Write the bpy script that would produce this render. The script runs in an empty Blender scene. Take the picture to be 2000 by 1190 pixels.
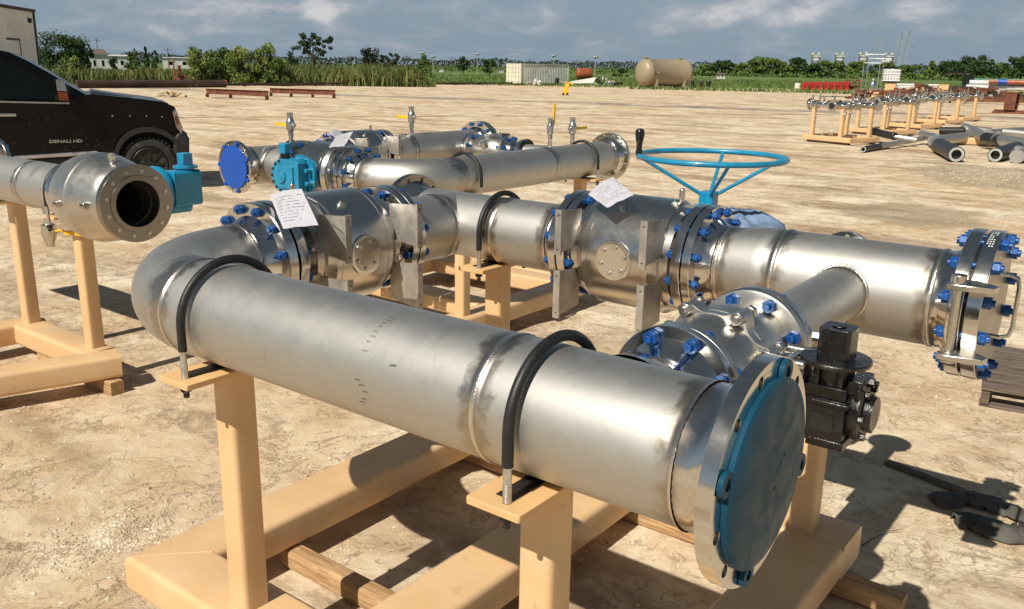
import bpy, math, random
from math import sin, cos, pi, radians, sqrt, atan2
from mathutils import Vector, Matrix, noise
from mathutils.geometry import tessellate_polygon
V = Vector
random.seed(7)
S = bpy.context.scene
C = S.collection

# ------------------------------------------------------------------ camera
FPX = 1713.4; PITCH = .265685; ROLL = .016779; YAW = .651057; CAMH = 2.10
fw = V((-sin(YAW)*cos(PITCH), cos(YAW)*cos(PITCH), -sin(PITCH)))
rt = V((cos(YAW), sin(YAW), 0)); up = rt.cross(fw)
r2 = rt*cos(ROLL) + up*sin(ROLL); u2 = -rt*sin(ROLL) + up*cos(ROLL)
cam = bpy.data.cameras.new('camera'); co = bpy.data.objects.new('camera', cam); C.objects.link(co)
m = Matrix((r2, u2, -fw)).transposed().to_4x4(); m.translation = V((0, 0, CAMH)); co.matrix_world = m
cam.sensor_width = 36; cam.lens = 36*FPX/2000; cam.clip_end = 6000; cam.clip_start = .05
S.camera = co
S.render.resolution_x = 1024; S.render.resolution_y = 609

def ray(u, v): return r2*((u-1000)/FPX) + u2*((595-v)/FPX) + fw
def G(u, v, z=0.0):                 # the point of height z seen at photo pixel u, v
    d = ray(u, v); t = (z-CAMH)/d.z
    return V((d.x*t, d.y*t, z))
def GY(u, v, y):
    d = ray(u, v); t = y/d.y
    return V((d.x*t, y, CAMH+d.z*t))

# ------------------------------------------------------------------ sky and sun
SUN = V((-0.008, -.69, .724)).normalized()
W = bpy.data.worlds.new('World'); S.world = W; W.use_nodes = True
nt = W.node_tree; N = nt.nodes; L = nt.links; N.clear()
def nn(t, **k):
    n = N.new(t)
    for a, b in k.items(): setattr(n, a, b)
    return n
out = nn('ShaderNodeOutputWorld'); bg = nn('ShaderNodeBackground')
sky = nn('ShaderNodeTexSky', sky_type='NISHITA'); sky.sun_disc = False
sky.sun_elevation = math.asin(SUN.z); sky.sun_rotation = atan2(SUN.x, SUN.y); sky.dust_density = 2.0; sky.air_density = 1.1
geo = nn('ShaderNodeTexCoord')
sep = nn('ShaderNodeSeparateXYZ'); L.new(geo.outputs['Generated'], sep.inputs[0])
# cloud layer: project the direction on a flat deck
zc = nn('ShaderNodeMath', operation='MAXIMUM'); L.new(sep.outputs[2], zc.inputs[0]); zc.inputs[1].default_value = 0.0
zp = nn('ShaderNodeMath', operation='ADD'); L.new(zc.outputs[0], zp.inputs[0]); zp.inputs[1].default_value = .10
dx = nn('ShaderNodeMath', operation='DIVIDE'); L.new(sep.outputs[0], dx.inputs[0]); L.new(zp.outputs[0], dx.inputs[1])
dy = nn('ShaderNodeMath', operation='DIVIDE'); L.new(sep.outputs[1], dy.inputs[0]); L.new(zp.outputs[0], dy.inputs[1])
cb = nn('ShaderNodeCombineXYZ'); L.new(dx.outputs[0], cb.inputs[0]); L.new(dy.outputs[0], cb.inputs[1])
def wnoise(scale, detail, loc, vec=None, rough=.55, dist=0.):
    mp = nn('ShaderNodeMapping'); L.new((vec or cb).outputs[0], mp.inputs[0]); mp.inputs['Location'].default_value = loc
    n = nn('ShaderNodeTexNoise'); n.inputs['Scale'].default_value = scale; n.inputs['Detail'].default_value = detail
    n.inputs['Roughness'].default_value = rough; n.inputs['Distortion'].default_value = dist
    L.new(mp.outputs[0], n.inputs['Vector']); return n
def wramp(src, a, b):
    r = nn('ShaderNodeMapRange'); L.new(src, r.inputs[0]); r.inputs[1].default_value = a; r.inputs[2].default_value = b
    r.interpolation_type = 'SMOOTHSTEP'; return r
def wmix(f, a, b):
    x = nn('ShaderNodeMix', data_type='RGBA')
    if hasattr(f, 'is_linked'): L.new(f, x.inputs[0])
    else: x.inputs[0].default_value = f
    for s, i in ((a, 6), (b, 7)):
        if hasattr(s, 'is_linked'): L.new(s, x.inputs[i])
        else: x.inputs[i].default_value = s
    return x
n1 = wnoise(.42, 7, (3.1, 1.7, 0)); n2 = wnoise(1.3, 8, (11.3, 4.1, 2), rough=.62, dist=.3)
gen = nn('ShaderNodeMapping'); L.new(geo.outputs['Generated'], gen.inputs[0]); gen.inputs['Scale'].default_value = (1, 1, 2.4)
n3 = wnoise(7.0, 7, (.6, .35, .1), gen, .6, .4)
veil = wramp(n1.outputs[0], .30, .75); puff = wramp(n3.outputs[0], .55, .74); wisp = wramp(n2.outputs[0], .5, .8)
SK = 10.5                           # the sky texture is bright; cloud colours are given on the same scale
def c4(r, g, b, k=SK): return (r*k*.5, g*k*.5, b*k*.5, 1)
skt = wmix(.86, sky.outputs[0], c4(.48, .67, .86))
a1 = wmix(veil.outputs[0], skt.outputs[2], c4(.55, .70, .84))
wf = nn('ShaderNodeMath', operation='MULTIPLY'); L.new(wisp.outputs[0], wf.inputs[0]); wf.inputs[1].default_value = .45
a2 = wmix(wf.outputs[0], a1.outputs[2], c4(.98, 1.04, 1.12))
hi = nn('ShaderNodeMapRange'); L.new(sep.outputs[2], hi.inputs[0]); hi.inputs[1].default_value = .035; hi.inputs[2].default_value = .12
pf = nn('ShaderNodeMath', operation='MULTIPLY'); L.new(puff.outputs[0], pf.inputs[0]); L.new(hi.outputs[0], pf.inputs[1])
pf2 = nn('ShaderNodeMath', operation='MULTIPLY'); L.new(pf.outputs[0], pf2.inputs[0]); pf2.inputs[1].default_value = .85
a3 = wmix(pf2.outputs[0], a2.outputs[2], c4(1.35, 1.30, 1.36))
# banks of cumulus: where they stand in the sky (azimuth, height of the direction) and how wide
az = nn('ShaderNodeMath', operation='ARCTAN2'); L.new(sep.outputs[1], az.inputs[0]); L.new(sep.outputs[0], az.inputs[1])
cvec = nn('ShaderNodeCombineXYZ'); L.new(az.outputs[0], cvec.inputs[0]); L.new(sep.outputs[2], cvec.inputs[1])
cst = nn('ShaderNodeMapping'); L.new(cvec.outputs[0], cst.inputs[0]); cst.inputs['Scale'].default_value = (1, 2.0, 1); cst.inputs['Rotation'].default_value = (0, 0, .0)
cn = wnoise(13., 9, (1.3, .2, 0), cst, .60, .35)
def wm(op, a, b, c=None):
    x = nn('ShaderNodeMath', operation=op)
    for i, q in enumerate((a, b, c)):
        if q is None: continue
        if hasattr(q, 'is_linked'): L.new(q, x.inputs[i])
        else: x.inputs[i].default_value = q
    return x.outputs[0]
bank = None
for u, v_, wa, wz, sl_, amp in ((430, 8, .075, .022, 0, .8), (625, 18, .022, .016, 0, .85), (330, 40, .09, .02, 0, .5), (1010, 30, .10, .03, 0, .45), (1440, 22, .075, .013, -.22, 1.), (1570, 12, .06, .016, -.2, .9), (1800, 16, .05, .013, -.1, .9), (1960, 25, .05, .02, 0, .5), (1330, 34, .04, .010, -.25, .7), (700, 4, .06, .015, 0, .6)):
    d_ = ray(u, v_).normalized(); a0 = atan2(d_.y, d_.x)
    A1 = wm('SUBTRACT', az.outputs[0], a0); Z1 = wm('SUBTRACT', wm('SUBTRACT', sep.outputs[2], d_.z), wm('MULTIPLY', A1, sl_))
    q = wm('ADD', wm('POWER', wm('MULTIPLY', A1, 1/wa), 2.), wm('POWER', wm('MULTIPLY', Z1, 1/wz), 2.))
    g_ = wm('MULTIPLY', wm('DIVIDE', 1., wm('ADD', 1., wm('MULTIPLY', q, q))), amp)
    bank = g_ if bank is None else wm('MAXIMUM', bank, g_)
cov = wm('ADD', cn.outputs[0], wm('MULTIPLY', bank, .34))
cr_ = wramp(cov, .66, .94); cs_ = wramp(cov, .54, .74)
a3 = wmix(wm('MULTIPLY', cs_.outputs[0], .45), a3.outputs[2], c4(.84, .88, .98))
a3 = wmix(wm('MULTIPLY', cr_.outputs[0], .85), a3.outputs[2], c4(1.40, 1.36, 1.38))
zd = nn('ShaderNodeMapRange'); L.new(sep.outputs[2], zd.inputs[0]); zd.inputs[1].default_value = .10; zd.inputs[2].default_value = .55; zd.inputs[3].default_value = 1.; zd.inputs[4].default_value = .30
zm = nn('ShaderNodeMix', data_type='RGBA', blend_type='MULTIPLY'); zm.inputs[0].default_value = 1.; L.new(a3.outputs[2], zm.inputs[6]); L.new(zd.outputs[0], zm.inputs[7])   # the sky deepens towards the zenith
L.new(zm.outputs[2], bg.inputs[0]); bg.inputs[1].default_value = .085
L.new(bg.outputs[0], out.inputs[0])
sl = bpy.data.lights.new('sun', 'SUN'); sl.energy = 5.0; sl.angle = radians(.5); sl.color = (1, .93, .81)
so = bpy.data.objects.new('sun', sl); C.objects.link(so); so.rotation_euler = SUN.to_track_quat('Z', 'Y').to_euler(); so.location = (0, -10, 12)
S.view_settings.view_transform = 'Standard'; S.view_settings.look = 'None'; S.view_settings.exposure = .10; S.view_settings.gamma = 1
S.render.engine = 'CYCLES'

# ------------------------------------------------------------------ materials
MATS = {}
class NT:
    def __init__(s, name):
        s.m = bpy.data.materials.new(name); s.m.use_nodes = True; s.t = s.m.node_tree
        s.b = s.t.nodes['Principled BSDF']; MATS[name] = s.m
        s.tc = s.t.nodes.new('ShaderNodeTexCoord')
    def n(s, t, **k):
        x = s.t.nodes.new(t)
        for a, b in k.items(): setattr(x, a, b)
        return x
    def put(s, sock, v):
        if hasattr(v, 'is_linked'): s.t.links.new(v, sock)
        elif isinstance(v, (tuple, list)) and len(v) == 3 and sock.type == 'RGBA': sock.default_value = (*v, 1)
        else: sock.default_value = v
    def noise(s, scale, detail=4, rough=.5, dist=0., stretch=(1, 1, 1), vec=None, loc=(0, 0, 0)):
        mp = s.n('ShaderNodeMapping'); s.put(mp.inputs[0], vec or s.tc.outputs['Object']); mp.inputs['Scale'].default_value = stretch
        mp.inputs['Location'].default_value = loc
        x = s.n('ShaderNodeTexNoise'); s.put(x.inputs['Vector'], mp.outputs[0])
        for a, b in (('Scale', scale), ('Detail', detail), ('Roughness', rough), ('Distortion', dist)): x.inputs[a].default_value = b
        return x.outputs[0]
    def vor(s, scale, feature='F1', vec=None, rand=1.):
        x = s.n('ShaderNodeTexVoronoi', feature=feature); x.inputs['Scale'].default_value = scale; x.inputs['Randomness'].default_value = rand
        s.put(x.inputs['Vector'], vec or s.tc.outputs['Object']); return x.outputs['Distance']
    def ramp(s, f, a, b, c=0., d=1., smooth=True):
        x = s.n('ShaderNodeMapRange'); s.put(x.inputs[0], f)
        for i, q in enumerate((a, b, c, d)): s.put(x.inputs[i+1], q)
        if smooth: x.interpolation_type = 'SMOOTHSTEP'
        return x.outputs[0]
    def math(s, op, a, b=0., c=None):
        x = s.n('ShaderNodeMath', operation=op); s.put(x.inputs[0], a); s.put(x.inputs[1], b)
        if c is not None: s.put(x.inputs[2], c)
        return x.outputs[0]
    def mix(s, f, a, b, mode='MIX'):
        x = s.n('ShaderNodeMix', data_type='RGBA', blend_type=mode); s.put(x.inputs[0], f); s.put(x.inputs[6], a); s.put(x.inputs[7], b)
        return x.outputs[2]
    def bump(s, h, strength=.3, dist=.01):
        x = s.n('ShaderNodeBump'); s.put(x.inputs['Height'], h); x.inputs['Strength'].default_value = strength; x.inputs['Distance'].default_value = dist
        s.put(s.b.inputs['Normal'], x.outputs[0])
    def attr(s, name):
        x = s.n('ShaderNodeAttribute', attribute_name=name); return x.outputs['Fac']
    def set(s, **k):
        for a, b in k.items(): s.put(s.b.inputs[a.replace('_', ' ')], b)
        return s.m
def simple(name, col, rough=.5, metal=0., var=.15, scale=8., bump=.0, dirt=None, coat=0.):
    t = NT(name)
    n = t.noise(scale, 5, .6)
    dark = tuple(c*(1-var) for c in col); lite = tuple(min(1, c*(1+var)) for c in col)
    colr = t.mix(t.ramp(n, .3, .7), dark, lite)
    if dirt:
        d = t.ramp(t.noise(scale*.6, 6, .65, .3, loc=(5, 2, 1)), .52, .68)
        colr = t.mix(t.math('MULTIPLY', d, dirt[3]), colr, dirt[:3])
    t.set(Base_Color=colr, Roughness=t.ramp(t.noise(scale*2.3, 3), .3, .7, max(.02, rough-.07), rough+.08), Metallic=metal)
    if coat: t.set(Coat_Weight=coat, Coat_Roughness=.08)
    if bump: t.bump(t.noise(scale*5, 5, .6), bump, .004)
    return t.m
def steel(name, col, rough, varr=.1, blotch=.25, scratch=True, stretch=(1, 1, 1)):
    t = NT(name)
    st = t.attr('stain')
    n1 = t.noise(5, 6, .6, .4); n2 = t.noise(42, 4, .6); n3 = t.noise(14, 7, .62, .6, loc=(3, 1, 7))
    base = t.mix(t.ramp(n1, .35, .7), tuple(c*(1-blotch*.5) for c in col), col)
    base = t.mix(t.math('MULTIPLY', t.ramp(n2, .55, .75), .16), base, (.30, .27, .23))
    # heat tint and pickling stains beside the welds
    sm = t.ramp(t.math('ADD', st, t.math('MULTIPLY', t.math('SUBTRACT', n3, .5), 1.5)), .32, .74)
    sm = t.math('MULTIPLY', sm, t.ramp(st, .04, .4))
    tint = t.mix(t.ramp(n1, .38, .62), (.27, .255, .245), (.36, .27, .185))
    base = t.mix(t.math('MULTIPLY', sm, .62), base, tint)
    bead = t.ramp(st, .93, .99)
    base = t.mix(bead, base, (.70, .66, .60))
    rg = t.ramp(n3, .3, .7, rough-varr*.5, rough+varr)
    rg = t.mix(t.math('MULTIPLY', sm, .7), rg, (.30, .30, .30)); rg = t.mix(bead, rg, (.3, .3, .3))
    t.set(Base_Color=base, Roughness=rg, Metallic=1.)
    h = t.math('MULTIPLY', n2, .25)
    if scratch:
        w = t.n('ShaderNodeTexVoronoi', feature='DISTANCE_TO_EDGE'); w.inputs['Scale'].default_value = 3.1
        mp = t.n('ShaderNodeMapping'); t.put(mp.inputs[0], t.tc.outputs['Object']); mp.inputs['Scale'].default_value = (1, 1.7, 3.1); mp.inputs['Rotation'].default_value = (.3, .5, .8)
        t.put(w.inputs['Vector'], mp.outputs[0])
        sc = t.ramp(w.outputs['Distance'], 0, .006, 1, 0); sc = t.math('MULTIPLY', sc, t.ramp(t.noise(2.3, 3), .5, .62))
        base2 = t.mix(t.math('MULTIPLY', sc, .35), base, (.22, .19, .16)); t.set(Base_Color=base2)
    bh = t.math('ADD', h, t.math('MULTIPLY', bead, t.math('MULTIPLY', t.noise(160, 2), 2.5)))
    t.bump(bh, .25, .002)
    return t.m
steel('pipe_steel', (.53, .525, .505), .53, .03, .03)
steel('elbow_steel', (.53, .52, .495), .50, .03, .03)
steel('body_steel', (.60, .585, .56), .24, .035, .08)
steel('polished_steel', (.66, .645, .62), .15, .04, .08, scratch=False)
steel('cast_steel', (.60, .58, .54), .36, .05, .10, scratch=False)
steel('machined_face_shaded', (.33, .31, .28), .30, .03, .08, scratch=False)  # darker flange steel: the dim light on these faces is put into the colour
simple('plate_steel', (.40, .375, .34), .45, .55, .25, 9, .25, (.22, .19, .15, .4))
simple('fitting_steel', (.58, .56, .52), .28, 1., .06, 6)
simple('zinc', (.62, .63, .64), .38, 1., .15, 60)
simple('blue_bolt', (.006, .072, .27), .36, .15, .3, 60, .1, coat=.15)
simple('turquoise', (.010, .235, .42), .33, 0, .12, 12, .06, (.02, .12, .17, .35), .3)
simple('turquoise_cover_shaded', (.010, .062, .110), .40, 0, .12, 9, .05).node_tree.nodes['Principled BSDF'].inputs['Specular IOR Level'].default_value = .12  # darkened turquoise: the shade on the cover's face is put into its colour
simple('cobalt_cover', (.006, .075, .40), .42, 0, .1, 6)
simple('tan_edge', (.66, .42, .20), .5, 0, .06, 5)
simple('black_rubber', (.012, .012, .013), .5, 0, .35, 25, .1)
simple('black_paint', (.006, .006, .0065), .28, 0, .4, 18, .5, (.05, .045, .04, .3), .1)
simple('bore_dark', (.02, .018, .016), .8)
simple('black_plastic', (.015, .016, .017), .4, 0, .3, 9, .3, (.10, .085, .06, .3))
simple('yellow', (.80, .47, .01), .45, 0, .12, 20)
simple('paper', (.46, .455, .51), .6, 0, .05, 30, .3)
simple('plastic_wrap', (.17, .24, .37), .18, 0, .35, 12, 1.)
simple('rust', (.16, .055, .028), .75, 0, .4, 3, .3, (.06, .03, .02, .6))
simple('dark_rust', (.045, .026, .02), .75, 0, .4, 1.2, .3, (.11, .05, .03, .4))
simple('red_plastic', (.40, .02, .022), .4, 0, .12, 2)
simple('white_paint', (.58, .58, .57), .45, 0, .08, 2, dirt=(.35, .30, .24, .4))
simple('grey_paint', (.42, .43, .42), .5, 0, .12, 2, dirt=(.25, .2, .15, .4))
simple('tank_tan', (.30, .245, .165), .38, 0, .05, .6)
simple('tank_rust', (.30, .085, .035), .40, 0, .2, 1.5)
simple('container_grey', (.80, .79, .75), .55, 0, .10, .8, dirt=(.34, .22, .14, .25))
simple('container_cream', (.74, .68, .54), .55, 0, .08, .8, dirt=(.42, .22, .08, .45))
simple('galv', (.48, .50, .50), .42, .7, .1, 1)
simple('orange_paint', (.75, .22, .02), .5)
simple('amber_glass', (.13, .028, .008), .2)
simple('chrome', (.42, .43, .45), .2, 1., .05)
simple('truck_paint', (.0025, .0025, .003), .20, 0, .3, 3, 0).node_tree.nodes['Principled BSDF'].inputs['Specular IOR Level'].default_value = .22
simple('truck_glass', (.004, .005, .005), .06, 0, .2).node_tree.nodes['Principled BSDF'].inputs['Specular IOR Level'].default_value = .25
simple('truck_trim', (.014, .012, .011), .6, 0, .4, 9, .4, (.07, .055, .04, .3))
simple('tyre', (.018, .017, .016), .75, 0, .4, 12, .6, (.12, .10, .08, .35))
simple('letter_silver', (.50, .50, .50), .3, .8)
simple('bark', (.10, .075, .055), .85, 0, .3, 4, .5)
simple('roof_brown', (.13, .10, .085), .8)
simple('teal_pipe', (.10, .30, .22), .5)
simple('mark_ink', (.03, .03, .035), .7)
simple('mark_white', (.75, .75, .75), .5)
simple('cloth_grey', (.085, .078, .070), .8, 0, .3, 10, .8, (.18, .15, .11, .4))
simple('soil', (.22, .15, .09), .9, 0, .3, 2, .6)
t = NT('tan_paint')                     # sprayed primer: faint runs, dust smears, rubbed spots and small chips
n_ = t.noise(3.5, 5, .6); c = t.mix(t.ramp(n_, .3, .7), (.63, .41, .21), (.71, .475, .255))
c = t.mix(t.math('MULTIPLY', t.ramp(t.noise(2.2, 7, .7, .6, loc=(4, 4, 1)), .50, .66), .38), c, (.60, .47, .32))
c = t.mix(t.math('MULTIPLY', t.ramp(t.noise(11, 7, .72, .3, loc=(1, 9, 1)), .60, .70), .45), c, (.42, .29, .17))
c = t.mix(t.math('MULTIPLY', t.ramp(t.noise(75, 4, .6, loc=(7, 2, 1)), .70, .74), .8), c, (.13, .075, .045))
t.set(Base_Color=c, Roughness=t.ramp(t.noise(9, 4), .3, .7, .36, .56)); t.bump(t.noise(120, 3, .6), .12, .002)
t = NT('wood')
g = t.noise(6, 6, .62, .6, (1, 14, 14)); g2 = t.noise(2, 4, .6)
wc = t.mix(t.ramp(g, .3, .72), (.30, .165, .075), (.60, .40, .21)); wc = t.mix(t.ramp(g2, .5, .75, 0, .5), wc, (.20, .13, .08))
t.set(Base_Color=wc, Roughness=.75); t.bump(g, .5, .004)
t = NT('old_wood')
g = t.noise(5, 6, .62, .6, (1, 14, 14))
t.set(Base_Color=t.mix(t.ramp(g, .3, .7), (.075, .055, .042), (.20, .155, .12)), Roughness=.85); t.bump(g, .6, .004)
def leafmat(name, a, b):
    t = NT(name); r = t.attr('tone'); t.set(Base_Color=t.mix(r, a, b), Roughness=.6)
    t.b.inputs['Specular IOR Level'].default_value = .25
    return t.m
leafmat('leaf_dark', (.018, .042, .011), (.060, .11, .030))
leafmat('leaf_mid', (.045, .08, .018), (.145, .21, .05))
leafmat('leaf_light', (.11, .155, .03), (.28, .33, .09))
leafmat('leaf_blue', (.020, .036, .020), (.060, .085, .050))
leafmat('reed_leaf', (.07, .10, .025), (.27, .28, .10))
leafmat('woods_leaf', (.022, .038, .026), (.050, .072, .045))
t = NT('meadow')
g = t.noise(.06, 6, .6); g2 = t.noise(.7, 5, .7)
t.set(Base_Color=t.mix(t.ramp(g, .35, .65), t.mix(t.ramp(g2, .3, .7), (.055, .115, .018), (.095, .16, .032)), (.14, .18, .05)), Roughness=.9); t.bump(g2, .6, .2)
t = NT('siding')
t.set(Base_Color=t.mix(t.ramp(t.noise(.5, 4), .3, .7), (.66, .66, .63), (.76, .76, .73)), Roughness=.5)
# yard surface
t = NT('yard_ground')
P = t.tc.outputs['Object']
big = t.noise(.30, 6, .62, .5); mid = t.noise(1.3, 7, .66, .7, loc=(4, 9, 0)); fin = t.noise(9, 8, .7, .4); grit = t.noise(70, 5, .75)
strk = t.noise(.9, 6, .6, .3, (.30, 1.0, 1), loc=(2, 1, 0))
c = t.mix(t.ramp(mid, .36, .62), (.58, .445, .30), (.80, .69, .515))
c = t.mix(t.math('MULTIPLY', t.ramp(big, .46, .60), .55), c, (.58, .40, .235))
c = t.mix(t.math('MULTIPLY', t.ramp(fin, .36, .20), .65), c, (.27, .185, .115))
c = t.mix(t.math('MULTIPLY', t.ramp(t.noise(3.1, 6, .7, 1.2, loc=(7, 3, 1)), .56, .68), .42), c, (.46, .40, .35))
c = t.mix(t.math('MULTIPLY', t.ramp(fin, .60, .78), .55), c, (.76, .66, .50))
c = t.mix(t.math('MULTIPLY', t.ramp(strk, .50, .64), .68), c, (.27, .18, .115))
st2 = t.noise(2.3, 6, .7, .6, (.45, 1.0, 1), loc=(12, 4, 1)); c = t.mix(t.math('MULTIPLY', t.ramp(st2, .57, .66), .55), c, (.25, .17, .12)); c = t.mix(t.math('MULTIPLY', t.ramp(st2, .42, .30), .5), c, (.74, .62, .45))
# cracks
wv = t.n('ShaderNodeVectorMath', operation='ADD')
nz = t.n('ShaderNodeTexNoise'); nz.inputs['Scale'].default_value = 2.6; nz.inputs['Detail'].default_value = 6; t.put(nz.inputs['Vector'], P)
sc = t.n('ShaderNodeVectorMath', operation='SCALE'); t.put(sc.inputs[0], nz.outputs['Color']); sc.inputs['Scale'].default_value = .95
t.put(wv.inputs[0], P); t.put(wv.inputs[1], sc.outputs[0])
cr = t.ramp(t.vor(2.1, 'DISTANCE_TO_EDGE', wv.outputs[0]), 0, .012, 1, 0)
cr = t.math('MULTIPLY', cr, t.ramp(t.noise(1.1, 4, .6, loc=(1, 8, 0)), .50, .58))
cr2 = t.ramp(t.vor(9., 'DISTANCE_TO_EDGE', wv.outputs[0]), 0, .035, 1, 0)
cr2 = t.math('MULTIPLY', cr2, t.ramp(t.noise(1.9, 4, .6, loc=(6, 2, 0)), .56, .66))
crk = t.math('MAXIMUM', cr, cr2)
rust_ = t.math('MULTIPLY', t.ramp(t.noise(6.3, 8, .72, .8, loc=(3, 8, 4)), .57, .68), t.ramp(t.noise(.7, 4, .6, loc=(5, 5, 5)), .40, .58))
c = t.mix(t.math('MULTIPLY', rust_, .7), c, (.42, .25, .135))
fl = t.noise(24, 7, .78, .5, loc=(2, 2, 2)); c = t.mix(t.math('MULTIPLY', t.ramp(fl, .38, .27), .5), c, (.26, .175, .11)); c = t.mix(t.math('MULTIPLY', t.ramp(fl, .60, .74), .45), c, (.82, .74, .60))
def ridge(sc_, dst, w, loc, m0, m1):
    r_ = t.ramp(t.math('ABSOLUTE', t.math('SUBTRACT', t.noise(sc_, 7, .62, dst, loc=loc), .5)), 0, w, 1, 0)
    return t.math('MULTIPLY', r_, t.ramp(t.noise(sc_*.45, 4, .6, loc=(loc[1], loc[0], 3)), m0, m1))
rd = t.math('MAXIMUM', ridge(2.2, .9, .012, (3, 7, 1), .44, .54), ridge(6.5, 1.1, .022, (8, 1, 2), .48, .58))
crk = t.math('MAXIMUM', t.math('MULTIPLY', crk, .7), rd)
c = t.mix(t.math('MULTIPLY', crk, .62), c, (.24, .15, .085))
md2 = t.noise(4.2, 7, .68, .9, loc=(1, 12, 4)); c = t.mix(t.math('MULTIPLY', t.ramp(md2, .53, .63), .42), c, (.40, .28, .17)); c = t.mix(t.math('MULTIPLY', t.ramp(md2, .46, .38), .35), c, (.80, .70, .53))
# scattered stones
pb = t.vor(34., 'F1', wv.outputs[0]); pmask = t.ramp(t.noise(.9, 5, .65, loc=(9, 9, 0)), .53, .66)
peb = t.math('MULTIPLY', t.ramp(pb, .20, .34, 1, 0), pmask)
c = t.mix(t.math('MULTIPLY', peb, .55), c, (.72, .63, .50))
c = t.mix(t.math('MULTIPLY', t.ramp(grit, .62, .74), .25), c, (.22, .16, .11))
sx = t.n('ShaderNodeSeparateXYZ'); t.put(sx.inputs[0], P)
def band(p0, p1, half, soft, seedloc, wob=1.2):
    d = (p1-p0); d.z = 0; ln = d.length; d = d/ln; nrm = V((-d.y, d.x, 0))
    off = nrm.dot(p0)
    v = t.math('ADD', t.math('MULTIPLY', sx.outputs[0], nrm.x), t.math('MULTIPLY', sx.outputs[1], nrm.y))
    v = t.math('ADD', t.math('SUBTRACT', v, off), t.math('MULTIPLY', t.math('SUBTRACT', t.noise(.13, 3, loc=seedloc), .5), wob*8))
    a = t.ramp(t.math('ABSOLUTE', v), half, half+soft, 1, 0)
    return t.math('MULTIPLY', a, t.ramp(t.noise(.35, 6, .7, .5, loc=seedloc), .34, .60))
c = t.mix(t.math('MULTIPLY', band(G(560, 182), G(1500, 214), .8, 1.6, (3, 3, 0), .5), .75), c, (.17, .155, .16))
c = t.mix(t.math('MULTIPLY', band(G(500, 229), G(1100, 226), .12, .4, (8, 3, 0), .12), .8), c, (.24, .13, .07))
def blob(p, rx, ry, seedloc):
    q = t.n('ShaderNodeVectorMath', operation='SUBTRACT'); t.put(q.inputs[0], P); q.inputs[1].default_value = p
    rr = t.n('ShaderNodeVectorMath', operation='MULTIPLY'); t.put(rr.inputs[0], q.outputs[0]); rr.inputs[1].default_value = (1/rx, 1/ry, 0)
    ln = t.n('ShaderNodeVectorMath', operation='LENGTH'); t.put(ln.inputs[0], rr.outputs[0])
    return t.ramp(t.math('ADD', ln.outputs['Value'], t.math('MULTIPLY', t.math('SUBTRACT', t.noise(.8, 6, .65, loc=seedloc), .5), 1.5)), .75, 1.05, 1, 0)
gv = t.math('MAXIMUM', blob(G(1960, 345), 1.9, 2.6, (1, 1, 0)), blob(G(1800, 420), 1.2, 1.3, (2, 5, 0)))
gcol = t.mix(t.ramp(t.noise(38, 6, .75), .35, .68), (.13, .105, .055), (.50, .42, .29))
c = t.mix(t.math('MULTIPLY', gv, .62), c, gcol)
t.set(Base_Color=c, Roughness=.92)
h = t.math('ADD', t.math('MULTIPLY', fin, 1.6), t.math('MULTIPLY', grit, .7)); h = t.math('ADD', h, t.math('MULTIPLY', fl, 1.1))
h = t.math('ADD', h, t.math('MULTIPLY', crk, -1.2)); h = t.math('ADD', h, t.math('MULTIPLY', peb, .8)); h = t.math('ADD', h, t.math('MULTIPLY', mid, 2.2))
t.bump(h, .5, .016)
t.b.inputs['Specular IOR Level'].default_value = .2
M = MATS

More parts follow.
